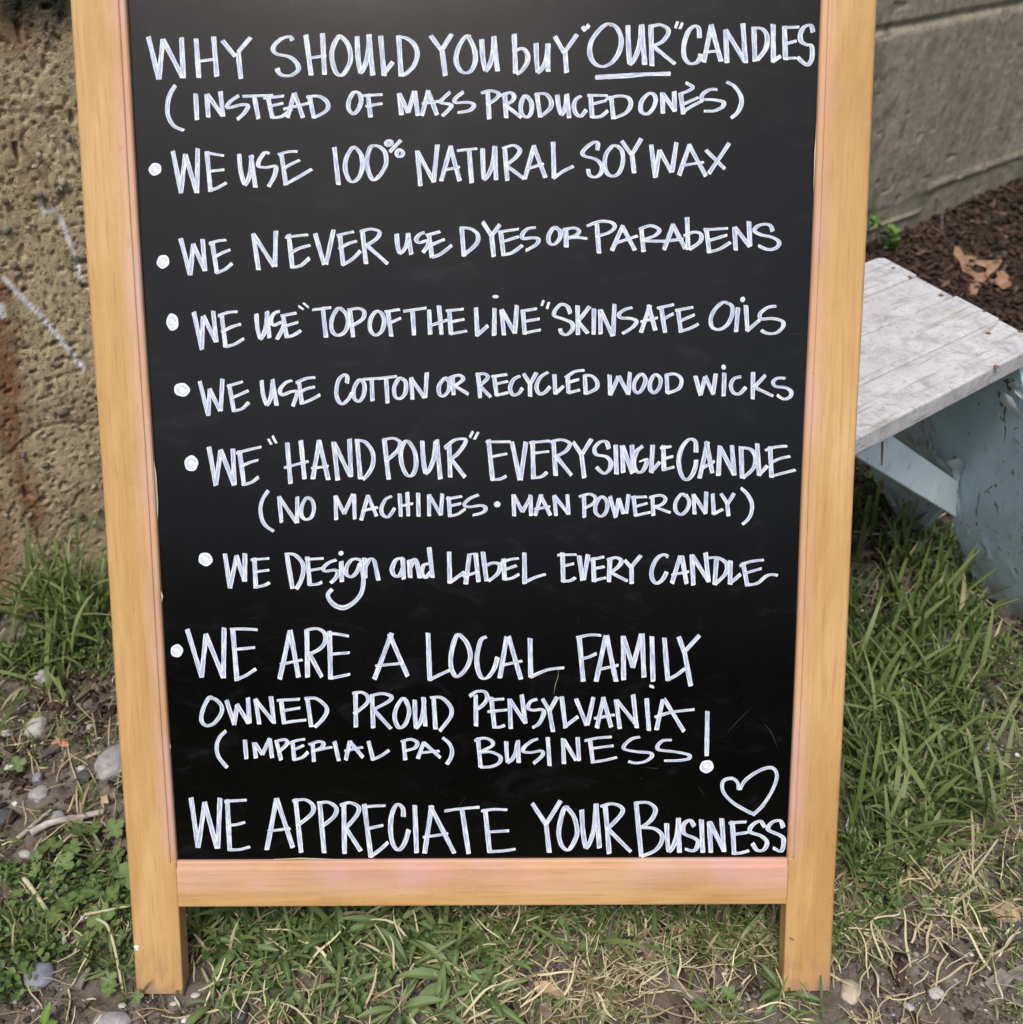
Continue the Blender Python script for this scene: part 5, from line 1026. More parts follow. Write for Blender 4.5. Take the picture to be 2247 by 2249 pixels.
for poly, n, sz in (([(-60, 1450), (270, 1450), (420, 2300), (-60, 2300)], 5200, (.0007, .0034)), ([(300, 2080), (1900, 2050), (1900, 2300), (300, 2300)], 6200, (.0006, .0026)),
                    ([(1830, 1900), (2300, 1700), (2300, 2300), (1830, 2300)], 3600, (.0006, .0028)), ([(1850, 1150), (2300, 1380), (2300, 1750), (1850, 1900)], 2600, (.0008, .0032)), ([(370, 1930), (1760, 1930), (1760, 2100), (370, 2100)], 2200, (.0007, .0028))):
    q = keep(scatter_px(poly, n, .1, 51)); k = len(q); s_ = sz[0] + (sz[1] - sz[0]) * RNG.random(k) ** 3
    parts.append(bits(q, s_, RNG.random(k) ** 1.2))
V, F, T, Al = join(parts)
tag(link('gravel', mesh_np('gravel', V, F, M['crumbs'], False, {'tint': T})), 'soil crumbs and fine gravel on the ground', kind='stuff')

# ================================================================== BARK MULCH
n = 15000
u = U_(n, 0.75, 4.2); d = U_(n, 0.0, 0.86)
q = WP[None, :2] + u[:, None] * WD[None, :2] + d[:, None] * WN[None, :2]
m = RNG.random(n) < bed_mask(q[:, 0], q[:, 1]); q = q[m]; n = len(q)
cube = np.array([(-1, -1, -1), (1, -1, -1), (1, 1, -1), (-1, 1, -1), (-1, -1, 1), (1, -1, 1), (1, 1, 1), (-1, 1, 1)], float)
CF = np.array([(0, 3, 2, 1), (4, 5, 6, 7), (0, 1, 5, 4), (1, 2, 6, 5), (2, 3, 7, 6), (3, 0, 4, 7)])
s = np.column_stack([U_(n, .004, .016), U_(n, .0018, .0055), U_(n, .0008, .0022)])
V = cube[None] * s[:, None, :] * (1 + 0.6 * (RNG.random((n, 8, 3)) - .5))
a, tl_, rl = U_(n, 0, 6.28), RNG.normal(0, .35, n), RNG.normal(0, .5, n)
ct, st_ = np.cos(tl_)[:, None], np.sin(tl_)[:, None]; x, z = V[:, :, 0] * ct + V[:, :, 2] * st_, -V[:, :, 0] * st_ + V[:, :, 2] * ct; V[:, :, 0] = x; V[:, :, 2] = z
ct, st_ = np.cos(rl)[:, None], np.sin(rl)[:, None]; y, z = V[:, :, 1] * ct - V[:, :, 2] * st_, V[:, :, 1] * st_ + V[:, :, 2] * ct; V[:, :, 1] = y; V[:, :, 2] = z
ca, sa = np.cos(a)[:, None], np.sin(a)[:, None]; x, y = V[:, :, 0] * ca - V[:, :, 1] * sa, V[:, :, 0] * sa + V[:, :, 1] * ca
V[:, :, 0] = x + q[:, 0, None]; V[:, :, 1] = y + q[:, 1, None]; V[:, :, 2] += (hgt(q[:, 0], q[:, 1]) + 0.001 + RNG.random(n) * 0.010)[:, None]
F = (CF[None] + (np.arange(n) * 8)[:, None, None]).reshape(-1, 4)
tag(link('bark_mulch', mesh_np('bark_mulch', V.reshape(-1, 3), F, M['mulch'], False, {'tint': np.repeat(RNG.random(n), 8)})), 'dark brown bark mulch heaped against the foot of the wall', kind='stuff')
# mulch bits that have strayed onto the soil
q = keep(np.concatenate([scatter_px([(-60, 1450), (270, 1450), (300, 1900), (-60, 1900)], 260, .1, 3), scatter_px([(1850, 1050), (2300, 1300), (2300, 1600), (1850, 1500)], 420, .1, 4), scatter_px([(1900, 2000), (2300, 1900), (2300, 2300), (1850, 2300)], 26, .1, 5), scatter_px([(380, 1900), (1750, 1900), (1700, 2300), (400, 2300)], 160, .1, 6)]))
n = len(q); s = np.column_stack([U_(n, .003, .011), U_(n, .0012, .0035), U_(n, .0006, .0014)])
V = cube[None] * s[:, None, :] * (1 + 0.6 * (RNG.random((n, 8, 3)) - .5)); a = U_(n, 0, 6.28)
ca, sa = np.cos(a)[:, None], np.sin(a)[:, None]; x, y = V[:, :, 0] * ca - V[:, :, 1] * sa, V[:, :, 0] * sa + V[:, :, 1] * ca
V[:, :, 2] += V[:, :, 0] * RNG.normal(0, .25, n)[:, None]
V[:, :, 0] = x + q[:, 0, None]; V[:, :, 1] = y + q[:, 1, None]; V[:, :, 2] += (hgt(q[:, 0], q[:, 1]) + 0.0015 + RNG.random(n) * .002)[:, None]
F = (CF[None] + (np.arange(n) * 8)[:, None, None]).reshape(-1, 4)
tag(link('wood_litter', mesh_np('wood_litter', V.reshape(-1, 3), F, M['mulch'], False, {'tint': np.repeat(0.2 + .8 * RNG.random(n) ** 2, 8)})), 'scattered bits of bark lying on the soil', kind='stuff')

# ================================================================== SMALL-LEAVED GROUND COVER
def leaflets(q, size, tint, zlift):
    n = len(q); t = np.array([(0, 0, 0), (.35, .30, .05), (.75, .30, .10), (1.0, 0, .04), (.75, -.30, .10), (.35, -.30, .05), (.5, 0, -.02)])
    s = size[:, None, None]; V = t[None] * s * np.ones((n, 1, 1)); tilt = RNG.normal(0.25, .45, n)
    ct, st_ = np.cos(tilt)[:, None], np.sin(tilt)[:, None]; x, z = V[:, :, 0] * ct - V[:, :, 2] * st_, V[:, :, 0] * st_ + V[:, :, 2] * ct
    a = RNG.random(n) * 6.28; ca, sa = np.cos(a)[:, None], np.sin(a)[:, None]; y = V[:, :, 1]
    V = np.stack([x * ca - y * sa + q[:, 0, None], x * sa + y * ca + q[:, 1, None], z + (hgt(q[:, 0], q[:, 1]) + zlift)[:, None]], 2)
    f = np.array([(0, 1, 6), (1, 2, 6), (2, 3, 6), (3, 4, 6), (4, 5, 6), (5, 0, 6)])
    F = (f[None] + (np.arange(n) * 7)[:, None, None]).reshape(-1, 3)
    return V.reshape(-1, 3), F, np.repeat(tint, 7), np.zeros(n * 7)
parts = []
for poly, n, sz, nz in (([(-60, 1900), (180, 1880), (200, 2090), (60, 2200), (-60, 2220)], 760, (.004, .009), .12), ([(1835, 1850), (1960, 1850), (1960, 2040), (1835, 2060)], 500, (.003, .007), .1), ([(-60, 1330), (250, 1340), (240, 1470), (-60, 1500)], 420, (.005, .011), .1),
                        ([(390, 1960), (1150, 1960), (1050, 2300), (520, 2300)], 620, (.004, .010), .12), ([(1860, 1300), (2150, 1300), (2150, 1950), (1860, 1950)], 750, (.004, .010), .1), ([(1150, 1960), (1750, 1960), (1750, 2060), (1150, 2060)], 200, (.004, .010), .1), ([(180, 1900), (310, 1850), (330, 2150), (150, 2150)], 190, (.004, .009), .1)):
    q = keep(scatter_px(poly, n, nz, 61)); k = len(q); parts.append(leaflets(q, U_(k, *sz), RNG.random(k), RNG.random(k) * 0.018))
V, F, T, Al = join(parts)
tag(link('ground_cover', mesh_np('ground_cover', V, F, M['leaflets'], True, {'tint': T})), 'low small-leaved weeds covering the soil', kind='stuff')
# ================================================================== WEEDS WITH LEAVES ONE CAN TELL APART
def lobed_leaf(name, seed, mat, lobes=5):
    rr = random.Random(seed); N = 60; V = [(0, 0, 0)]; vein = [1.0]
    for i in range(N):
        t = -math.pi + 2 * math.pi * (i + .5) / N
        lob = abs(math.cos(t * lobes / 2 * 0.86)); tooth = 0.13 * abs(math.sin(t * lobes * 1.6))
        r = (0.40 + 0.55 * lob ** 0.7 + tooth) * smooth(3.14, 2.75, abs(t)) * (1 + rr.uniform(-.03, .03)) + 0.05
        V.append((r * math.cos(t) + .1, r * math.sin(t), 0.10 * r * r * math.sin(t * 2 + seed) + 0.10 * lob * r)); vein.append(0.0)
    for i in range(N):
        t = -math.pi + 2 * math.pi * (i + .5) / N; lob = abs(math.cos(t * lobes / 2 * 0.86))
        V.append((V[1 + i][0] * .5 + .04, V[1 + i][1] * .5, 0.04 * lob)); vein.append(0.85 * lob ** 8)
    F = []
    for i in range(N):
        j = (i + 1) % N
        if i == N - 1: continue
        F.append((0, 1 + N + i, 1 + N + j)); F.append((1 + N + i, 1 + i, 1 + j, 1 + N + j))
    me = flatmesh(name, V, F, mat); at = me.attributes.new('vein', 'FLOAT', 'POINT'); at.data.foreach_set('value', vein)
    me.polygons.foreach_set('use_smooth', np.ones(len(me.polygons), dtype=bool)); return me
def lance_leaf(name, w_, bend, mat, fold=0.25, teeth=0.0, twist=0.0):
    V = []; F = []; vein = []; n = 12
    for i in range(n + 1):
        t = i / n; hw_ = w_ * (math.sin(math.pi * min(1, t * 0.93 + 0.03)) ** 0.9) * (0.35 + 0.65 * smooth(0.0, 0.55, t)) + 0.008
        hw_ *= 1 + teeth * math.sin(i * 2.6)
        a = bend * t; x = (math.sin(a) / bend if abs(bend) > 1e-3 else t); z = ((math.cos(a) - 1) / bend if abs(bend) > 1e-3 else 0)
        for k, sd_ in enumerate((-1, -.5, 0, .5, 1)):
            V.append((x, hw_ * sd_ + twist * t * t, z + fold * abs(sd_) * hw_ + 0.012 * math.sin(t * 14 + sd_ * 2) * abs(sd_))); vein.append(1.0 if sd_ == 0 else 0.0)
        if i:
            for k in range(4): a_ = 5 * (i - 1) + k; F.append((a_, a_ + 1, a_ + 6, a_ + 5))
    me = flatmesh(name, V, F, mat); at = me.attributes.new('vein', 'FLOAT', 'POINT'); at.data.foreach_set('value', vein)
    me.polygons.foreach_set('use_smooth', np.ones(len(me.polygons), dtype=bool)); return me
def tube_mesh(name, pts, r0, r1, mat, seg=6):
    V = []; F = []; n = len(pts); P = [Vector(p) for p in pts]
    for i, p in enumerate(P):
        d = (P[min(n - 1, i + 1)] - P[max(0, i - 1)]).normalized(); q_ = d.to_track_quat('Z', 'Y'); r = r0 + (r1 - r0) * i / (n - 1)
        for k in range(seg):
            t = 2 * math.pi * k / seg; V.append(tuple(p + q_ @ Vector((r * math.cos(t), r * math.sin(t), 0))))
        if i:
            for k in range(seg): a_ = seg * (i - 1) + k; b_ = seg * (i - 1) + (k + 1) % seg; F.append((a_, b_, b_ + seg, a_ + seg))
    F.append(tuple(range(seg))[::-1]); F.append(tuple(range(seg * (n - 1), seg * n)))
    me = flatmesh(name, V, F, mat); me.polygons.foreach_set('use_smooth', np.ones(len(me.polygons), dtype=bool)); return me
def smooth3(pts, k=6):
    xy = catmull([(p[0], p[1]) for p in pts], False, 1e-9) if False else None
    out = []
    P = [np.array(p, float) for p in pts]; n = len(P)
    for i in range(n - 1):
        p0, p1, p2, p3 = P[max(0, i - 1)], P[i], P[i + 1], P[min(n - 1, i + 2)]
        for j in range(k):
            t = j / k; out.append(0.5 * (2 * p1 + (p2 - p0) * t + (2 * p0 - 5 * p1 + 4 * p2 - p3) * t * t + (3 * p1 - p0 - 3 * p2 + p3) * t ** 3))
    out.append(P[-1]); return out

LOB = [lobed_leaf('lobed_leaf', i, M['geranium'], 5 if i != 2 else 7) for i in range(4)]
LAN = [lance_leaf('lance_leaf', .10, 1.2, M['lance'], .5), lance_leaf('lance_leaf', .115, 0.8, M['lance'], .45, .06, .18), lance_leaf('lance_leaf', .085, 1.8, M['lance'], .6, .05, -.2), lance_leaf('lance_leaf', .14, 1.0, M['lance'], .5, .05, .1), lance_leaf('lance_leaf', .10, 2.2, M['lance'], .4, 0, .25)]
STEMS = [tube_mesh('stalk', smooth3([(0, 0, 0), (.25, .02, .45), (.6, .03, .8), (1, 0, 1.0)]), .035, .022, M['stem'], 5), tube_mesh('stalk', smooth3([(0, 0, 0), (.15, -.05, .5), (.5, 0, .9), (1, .05, 1.0)]), .035, .022, M['stem'], 5)]
def geranium(px, py, n, size, label, seed, spread=0.030, height=0.020):
    rr = random.Random(seed); p = GP(px, py); e = empty('lobed_weed', tuple(p)); tag(e, label, 'weed', 'round lobed-leaf weeds'); 
    for i in range(n):
        a = 2 * math.pi * i / n + rr.uniform(-.5, .5); d = spread * rr.uniform(.35, 1.0); h = height * rr.uniform(.5, 1.3)
        s = link('stalk', STEMS[i % 2], e, (0, 0, -.001)); s.rotation_euler = (0, 0, a); s.scale = (d, d, h)
        l = link('leaf', LOB[rr.randrange(4)], e, (d * math.cos(a), d * math.sin(a), h)); sz = size * rr.uniform(.7, 1.15)
        l.scale = (sz, sz, sz); l.rotation_euler = (rr.uniform(-.45, .45) + .25, rr.uniform(-.45, .3), a + rr.uniform(-.5, .5))
    return e
def rosette(px, py, n, size, label, seed, meshes=LAN, name='broadleaf_weed', grp='long-leaved weeds', up=(0.35, 1.0), mat=None):
    rr = random.Random(seed); p = GP(px, py); e = empty(name, tuple(p)); tag(e, label, 'weed', grp)
    for i in range(n):
        a = 2 * math.pi * i / n + rr.uniform(-.5, .5); el = rr.uniform(*up); sz = size * rr.uniform(.5, 1.05)
        l = link('leaf', meshes[rr.randrange(len(meshes))], e, (0.002 * math.cos(a), 0.002 * math.sin(a), 0.001 + rr.uniform(0, .006)))
        l.scale = (sz, sz * rr.uniform(.6, .95), sz); l.rotation_euler = Matrix.Rotation(a, 3, 'Z').to_euler(); l.rotation_euler = (Matrix.Rotation(a, 3, 'Z') @ Matrix.Rotation(-el, 3, 'Y') @ Matrix.Rotation(rr.uniform(-.5, .5), 3, 'X')).to_euler()
    return e
GER = [(110, 1905, 8, .0130, 'lobed-leaf weed beside the yellow dry stalk on the left'), (55, 1935, 6, .0105, 'lobed-leaf weed at the left edge above the clover-like mat'),
       (215, 1880, 8, .0135, 'dark lobed-leaf weed touching the left leg below the driftwood stick'), (232, 1975, 7, .0155, 'bright lobed-leaf weed against the left leg, largest leaves'),
       (178, 2020, 6, .0140, 'lobed-leaf weed left of the curved pale stem'), (262, 1935, 5, .0120, 'lobed-leaf weed half hidden behind the left leg'),
       (180, 2080, 4, .0085, 'tiny yellow-green lobed weed below the bright one'), (232, 2070, 4, .0095, 'small lobed weed inside the curve of the pale stem'), (205, 2150, 3, .0085, 'single low lobed weed on bare soil left of the left foot'),
       (272, 2195, 3, .0085, 'lobed weed in front of the left foot beside the grey stone'), (5, 1715, 4, .0125, 'lobed weed at the left edge beside the white chip'), (185, 1845, 5, .0100, 'lobed weed just under the driftwood stick'),
       (1965, 1805, 7, .0120, 'lobed-leaf weed in the grass right of the right leg'), (2010, 1860, 5, .0110, 'lower lobed-leaf weed in the grass right of the right leg'), (1870, 1700, 4, .0110, 'lobed weed peeping from behind the right leg'),
       (1890, 1600, 5, .0130, 'dark lobed weed high up beside the right leg'), (1560, 2210, 3, .0080, 'small round weed on the soil under the straw'), (2000, 2000, 4, .0100, 'lobed weed where the grass thins right of the sign')]
for i, (px, py, n, s, lb) in enumerate(GER): geranium(px, py, max(2, n - 2), s * .84, lb, 100 + i, spread=s * 2.0 + .006, height=s * 1.2)
ROS = [(450, 2050, 7, .032, 'long-leaved weed beside the left leg under the bottom rail'), (535, 2085, 8, .034, 'long-leaved weed with upright leaves right of the left leg'), (500, 2150, 6, .026, 'low long-leaved weed drooping over the bare soil right of the left foot'),
       (620, 2110, 8, .030, 'long-leaved weed among curling pale stems'), (745, 2070, 9, .038, 'broad long-leaved weed under the middle left of the rail'), (760, 2175, 7, .034, 'weed with drooping pointed leaves and yellow stalks at its centre'),
       (860, 2040, 8, .045, 'tall dark weed touching the bottom rail'), (900, 2130, 9, .042, 'large long-leaved weed in the middle of the green patch'), (985, 2090, 8, .036, 'long-leaved weed with a forked yellow-green tip'),
       (1000, 2160, 9, .045, 'largest long-leaved weed spreading over the soil'), (880, 2225, 8, .036, 'weed cut off by the bottom edge of the picture'), (960, 2235, 7, .034, 'second weed at the bottom edge, right of the green patch'),
       (1070, 2190, 7, .038, 'long-leaved weed whose leaves point down to the right'), (690, 2235, 6, .028, 'low weed at the bottom edge left of the patch'), (1110, 2120, 6, .034, 'long-leaved weed at the right end of the green patch'),
       (830, 2100, 7, .034, 'long-leaved weed between the tall dark one and the curling stems'), (1720, 2185, 4, .035, 'grass-like weed arching against the right foot'), (1450, 2110, 5, .026, 'toothed weed in the straw beside the dead leaf'), (470, 2215, 5, .030, 'narrow-leaved weed on the bare soil by the left foot'), (1400, 2010, 5, .030, 'upright weed with green stalk under the rail right of centre'), (420, 1985, 5, .026, 'weed in the corner between left leg and rail')]
for i, (px, py, n, s, lb) in enumerate(ROS): rosette(px, py, n + 4, s * 1.2, lb, 200 + i)
# bright leaf pair at the lower left corner
FR = [lance_leaf('lance_leaf', .20, .5, M['fresh'], .3, .12)]
rosette(92, 2275, 4, .034, 'fresh bright green toothed leaves at the bottom left corner', 301, FR, 'dandelion_weed', None, (.5, 1.2))
RND = [lance_leaf('lance_leaf', .38, .4, M['lance'], .1)]
rosette(1262, 2100, 2, .020, 'single rounded green leaf in the straw under the rail', 302, RND, 'round_leaf_weed', None, (.2, .7))
# sprig against the wall above the bench
sp0 = GP(1958, 548); e = empty('wall_sprig', tuple(sp0)); tag(e, 'leafy green sprig growing against the wall above the bench', 'weed')
tip_ = on_plane(1912, 470, WP + WN * 0.05, WN) - sp0
pts_ = smooth3([(0, 0, 0), tuple(tip_ * .5 + np.array([0.01, -.02, 0])), tuple(tip_)])
link('stalk', tube_mesh('stalk', pts_, .0022, .001, M['stem'], 6), e)
rr = random.Random(5)
FRL = lance_leaf('lance_leaf', .30, .9, M['fresh'], .2)
for i in range(40):
    p = pts_[int((0.05 + 0.95 * i / 40) * (len(pts_) - 1))]; l = link('leaf', FRL, e, tuple(p)); s_ = .026 * rr.uniform(.7, 1.3); l.scale = (s_, s_, s_)
    l.rotation_euler = (rr.uniform(-.8, .8), rr.uniform(-.9, .3), rr.uniform(0, 6.28))

# ================================================================== STONES, STICKS, DEAD LEAVES
STN = [('stone', 94, 1488, 19, 15, .8, 'stone_pale', 'pale stone in the grass tuft, uppermost on the left'), ('stone', 81, 1598, 22, 27, .8, 'stone_pale', 'light grey egg-shaped stone above the red brick bit'),
       ('stone', 141, 1606, 16, 14, .8, 'stone_brown', 'brown stone just right of the light grey egg-shaped stone'), ('brick_bit', 133, 1633, 21, 9, .6, 'brick_red', 'small orange-red brick fragment on the soil'),
       ('stone', 14, 1612, 17, 9, .5, 'stone_pale', 'flat pale stone at the left edge'), ('white_chip', 20, 1685, 10, 8, .5, 'white_bit', 'white chip at the left edge'), ('stone', 84, 1708, 13, 11, .8, 'stone_blue', 'small smooth blue-grey pebble below the brick bit'),
       ('stone', 250, 1680, 36, 38, .8, 'stone_grey', 'large pale grey stone touching the left leg'), ('stone', 240, 1745, 20, 16, .8, 'stone_brown', 'brown stone under the large grey stone by the leg'), ('stone', 10, 1797, 19, 20, .8, 'stone_dark', 'dark grey stone at the left edge above the weeds'),
       ('stone', 128, 1797, 19, 14, .7, 'stone_grey', 'grey-green stone above the driftwood stick'), ('stone', 88, 1745, 22, 18, .7, 'stone_grey', 'crumbly grey stone left of the sign leg'), ('stone', 185, 1705, 17, 11, .5, 'stone_dark', 'flat dark stone left of the large grey stone'),
       ('white_chip', 216, 1624, 7, 6, .7, 'white_bit', 'tiny white stone above the large grey stone'), ('white_chip', 33, 1766, 6, 6, .7, 'white_bit', 'tiny cream pebble at the left'), ('stone', 198, 1597, 9, 7, .7, 'stone_grey', 'small grey pebble near the leg, above the white one'),
       ('stone', 179, 1688, 10, 6, .6, 'stone_pale', 'small oval pebble beside the flat dark stone'), ('stone', 85, 2150, 32, 27, .7, 'stone_blue', 'rounded blue-grey rock at the lower left'), ('stone', 245, 2246, 38, 20, .6, 'stone_grey', 'flat grey rock at the bottom edge below the left foot'),
       ('stone', 268, 2208, 9, 7, .6, 'stone_pale', 'small pale stone in front of the left foot'), ('white_chip', 152, 2186, 8, 5, .5, 'white_bit', 'white chip right of the blue-grey rock'), ('white_chip', 405, 2243, 6, 6, .7, 'white_bit', 'white pebble on the bare soil right of the left foot'),
       ('stone', 384, 2206, 10, 5, .5, 'stone_pale', 'flat cream stone by the left foot'), ('stone', 430, 2186, 10, 5, .5, 'stone_pale', 'tan flake of stone right of the left foot'), ('stone', 268, 2226, 7, 6, .7, 'stone_brown', 'small tan pebble above the flat grey rock'),
       ('stone', 145, 1862, 12, 9, .6, 'stone_grey', 'grey pebble half under the driftwood stick'), ('stone', 55, 1878, 14, 8, .5, 'stone_pale', 'pale flat pebble left of the driftwood'), ('stone', 143, 1925, 14, 13, .7, 'stone_grey', 'grey pebble among the lobed weeds'),
       ('stone', 1868, 2178, 21, 24, .5, 'peb_c', 'pale yellowish stone right of the right foot'), ('stone', 2056, 2183, 18, 12, .5, 'stone_pale', 'flat sandy stone on the soil at the lower right'), ('stone', 1996, 2212, 13, 8, .5, 'stone_pale', 'small sandy stone left of the flat sandy one'),
       ('stone', 1658, 2213, 14, 13, .8, 'stone_brown', 'round soil-brown stone in front of the right foot'), ('stone', 716, 2040, 18, 16, .7, 'stone_grey', 'grey stone half hidden in the weeds under the rail'), ('stone', 1370, 2030, 18, 14, .7, 'stone_dark', 'dark stone in the shade under the rail'),
       ('stone', 530, 2225, 16, 18, .6, 'stone_dark', 'dark clod at the left rim of the weed patch'), ('white_bit', 2036, 1350, 8, 9, .5, 'stone_blue', 'pale blue paint chip in the grass below the bench'), ('brown_stone', 2208, 2010, 30, 26, .6, 'tanleaf', 'brown rounded stone at the right edge above the bark chip'),
       ('stone', 2170, 1640, 14, 10, .6, 'stone_pale', 'pale stone in the grass at the right'), ('stone', 1105, 2234, 10, 8, .6, 'stone_dark', 'small dark stone at the bottom edge')]
pxm = FPX
for i, (nm, px, py, rx, ry, fl, mt, lb) in enumerate(STN):
    p = GP(px, py); dpt = np.linalg.norm(p - CAMP); s_ = .9 * rx / FPX * dpt; s2 = .9 * ry / FPX * dpt * 1.25
    nm = 'stone' if nm in ('white_bit', 'brown_stone') else nm
    cat_ = {'stone': 'stone', 'brick_bit': 'brick fragment', 'white_chip': 'chip'}[nm]
    if 'paint chip' in lb: nm, cat_ = 'paint_chip', 'paint chip'
    o = link(nm, rock_mesh(nm, 300 + i, s_, s2, (s_ + s2) / 2 * fl, M[mt], 3, .32 if nm == 'stone' else .6), None, (p[0], p[1], p[2] + s_ * fl * .12))
    o.rotation_euler = (0, 0, 0.4 * math.sin(i * 3.3)); tag(o, lb, cat_, 'stones on the soil' if nm == 'stone' else None)
def stick(name, pxs, r0, r1, mat, label, cat, lift=.004, lifts=None, seg=8):
    P = [GP(*p) for p in pxs]; P = [np.array([p[0], p[1], p[2] + (lifts[i] if lifts else lift)]) for i, p in enumerate(P)]
    o0 = P[0].copy(); pts = smooth3([p - o0 for p in P]); rr_ = random.Random(len(label))
    o = link(name, tube_mesh(name, [tuple(p) for p in pts], r0, r1, M[mat], seg), None, tuple(o0)); tag(o, label, cat); return o
stick('driftwood_stick', [(72, 1842), (120, 1818), (180, 1806), (233, 1794)], .0042, .0030, 'stick', 'flat grey weathered stick lying left of the sign leg', 'stick', .009)
stick('thin_stick', [(40, 1845), (85, 1805), (115, 1780)], .0028, .0014, 'stick', 'dark thin stick crossing behind the weathered stick', 'stick', .002)
stick('dry_stalk', [(58, 1940), (90, 1985), (120, 2030)], .0026, .0020, 'palestem', 'thick yellowish dry stalk lying in the lobed weeds', 'stalk', .010)
stick('dry_stalk', [(115, 1938), (135, 2010), (146, 2080)], .0016, .0022, 'stick', 'greyish dry stalk right of the yellowish one', 'stalk', .006)
stick('pale_stem', [(196, 2036), (240, 2028), (286, 2018), (330, 2010)], .0014, .0013, 'palestem', 'straight pale stem poking out from behind the left leg', 'stem', .020)
stick('pale_stem', [(222, 2040), (246, 2060), (260, 2100), (268, 2150), (270, 2178)], .0014, .0014, 'palestem', 'pale stem curving down like a hook left of the left foot', 'stem', lifts=[.016, .02, .018, .010, .0])
stick('white_root', [(152, 2176), (156, 2200), (150, 2235), (144, 2260)], .0009, .0007, 'palestem', 'thin white root hanging below the white chip', 'root', .003)
stick('pale_stem', [(150, 1636), (160, 1690), (186, 1752)], .0009, .0007, 'palestem', 'thin pale stem running down from the brick fragment', 'stem', .004)
stick('fallen_twig', [(1872, 1180), (1960, 1190), (2050, 1215), (2120, 1245)], .0016, .0010, 'stick', 'thin brown twig lying under the bench', 'twig', .01)
stick('fallen_twig', [(1900, 1190), (1980, 1180), (2060, 1150), (2080, 1130)], .0016, .0010, 'stick', 'second thin twig crossing the first under the bench', 'twig', .012)
stick('bowed_twig', [(2048, 480), (2060, 492), (2068, 515)], .0035, .003, 'chip', 'short dark twig leaning on the wall above the mulch', 'twig', lifts=[.05, .04, 0])
stick('grass_stem', [(1940, 2120), (1905, 2050), (1960, 2042), (1960, 2020)], .0012, .0008, 'palestem', 'bleached looping grass stem beside the right leg', 'stem', lifts=[.004, .018, .024, .02])
stick('grass_stem', [(2075, 2010), (2120, 1950), (2180, 1870)], .0018, .0010, 'palestem', 'long pale grass stem slanting up at the lower right', 'stem', lifts=[.004, .012, .02])
stick('green_stalk', [(1320, 2110), (1318, 2050), (1315, 1990), (1312, 1950)], .0022, .0016, 'stem', 'thick green grass stalk standing behind the rail right of centre', 'stalk', lifts=[0, .012, .03, .05])
stick('red_stalk', [(1325, 2150), (1322, 2110), (1335, 2070), (1352, 2010)], .0022, .0014, 'chip', 'dark reddish stalk beside the green one', 'stalk', lifts=[0, .004, .012, .02])
stick('long_grass_stem', [(2120, 1720), (2110, 1560), (2090, 1400), (2075, 1300)], .0014, .0010, 'stem', 'long green grass stem bending down from the bench', 'stem', lifts=[.005, .02, .03, .04])
stick('long_grass_stem', [(2110, 1320), (2180, 1370), (2260, 1420)], .0014, .0010, 'stem', 'green runner stretching right below the bench foot', 'stem', lifts=[.02, .016, .008])
stick('long_straw', [(1545, 2085), (1640, 2060), (1790, 2118)], .0009, .0007, 'stem', 'thin stem lying across the foot of the right leg', 'stem', lifts=[.006, .012, .030])
for k_, (px, py, ln, wd, az, mt, lb, nm, cat) in enumerate([(2217, 2052, .030, .020, .3, 'chip', 'dark square bark chip at the right edge', 'bark_chip', 'bark chip'), (2191, 2162, .024, .013, .6, 'chip_grey', 'grey wood chip at the lower right', 'wood_chip', 'wood chip'), (2238, 2146, .020, .012, .4, 'chip_grey', 'grey wood chip cut off by the right edge', 'wood_chip', 'wood chip'),
        (1505, 2185, .040, .007, -.7, 'chip_grey', 'long grey sliver of bark across the straw', 'bark_sliver', 'bark'), (215, 1560, .022, .006, 1.4, 'chip', 'dark upright bark sliver beside the left leg', 'bark_sliver', 'bark'), (38, 1565, .026, .010, .5, 'chip', 'dark bark piece at the left, above the stones', 'bark_chip', 'bark chip'), (113, 1655, .020, .008, .7, 'chip', 'reddish dark bark chip below the brick fragment', 'bark_chip', 'bark chip'), (186, 2155, .018, .006, 1.4, 'chip_grey', 'grey splinter standing in the soil left of the left foot', 'wood_chip', 'wood chip'), (1895, 2030, .02, .007, .2, 'chip', 'short dark bark chip right of the right leg', 'bark_chip', 'bark chip')]):
    p = GP(px, py); bm = box_bm(-ln / 2, ln / 2, -wd / 2, wd / 2, -.0025, .0025)
    bmesh.ops.subdivide_edges(bm, edges=bm.edges, cuts=2, use_grid_fill=True); rr = random.Random(k_)
    for v in bm.verts: v.co *= 1 + rr.uniform(-.10, .10); v.co.z += rr.uniform(-.0006, .0006)
    me = bevel_mesh(nm, bm, M[mt], 0.0004, 1); o = link(nm, me, None, (p[0], p[1], p[2] + .004)); o.rotation_euler = (rr.uniform(-.2, .2), rr.uniform(-.15, .15), az); tag(o, lb, cat)
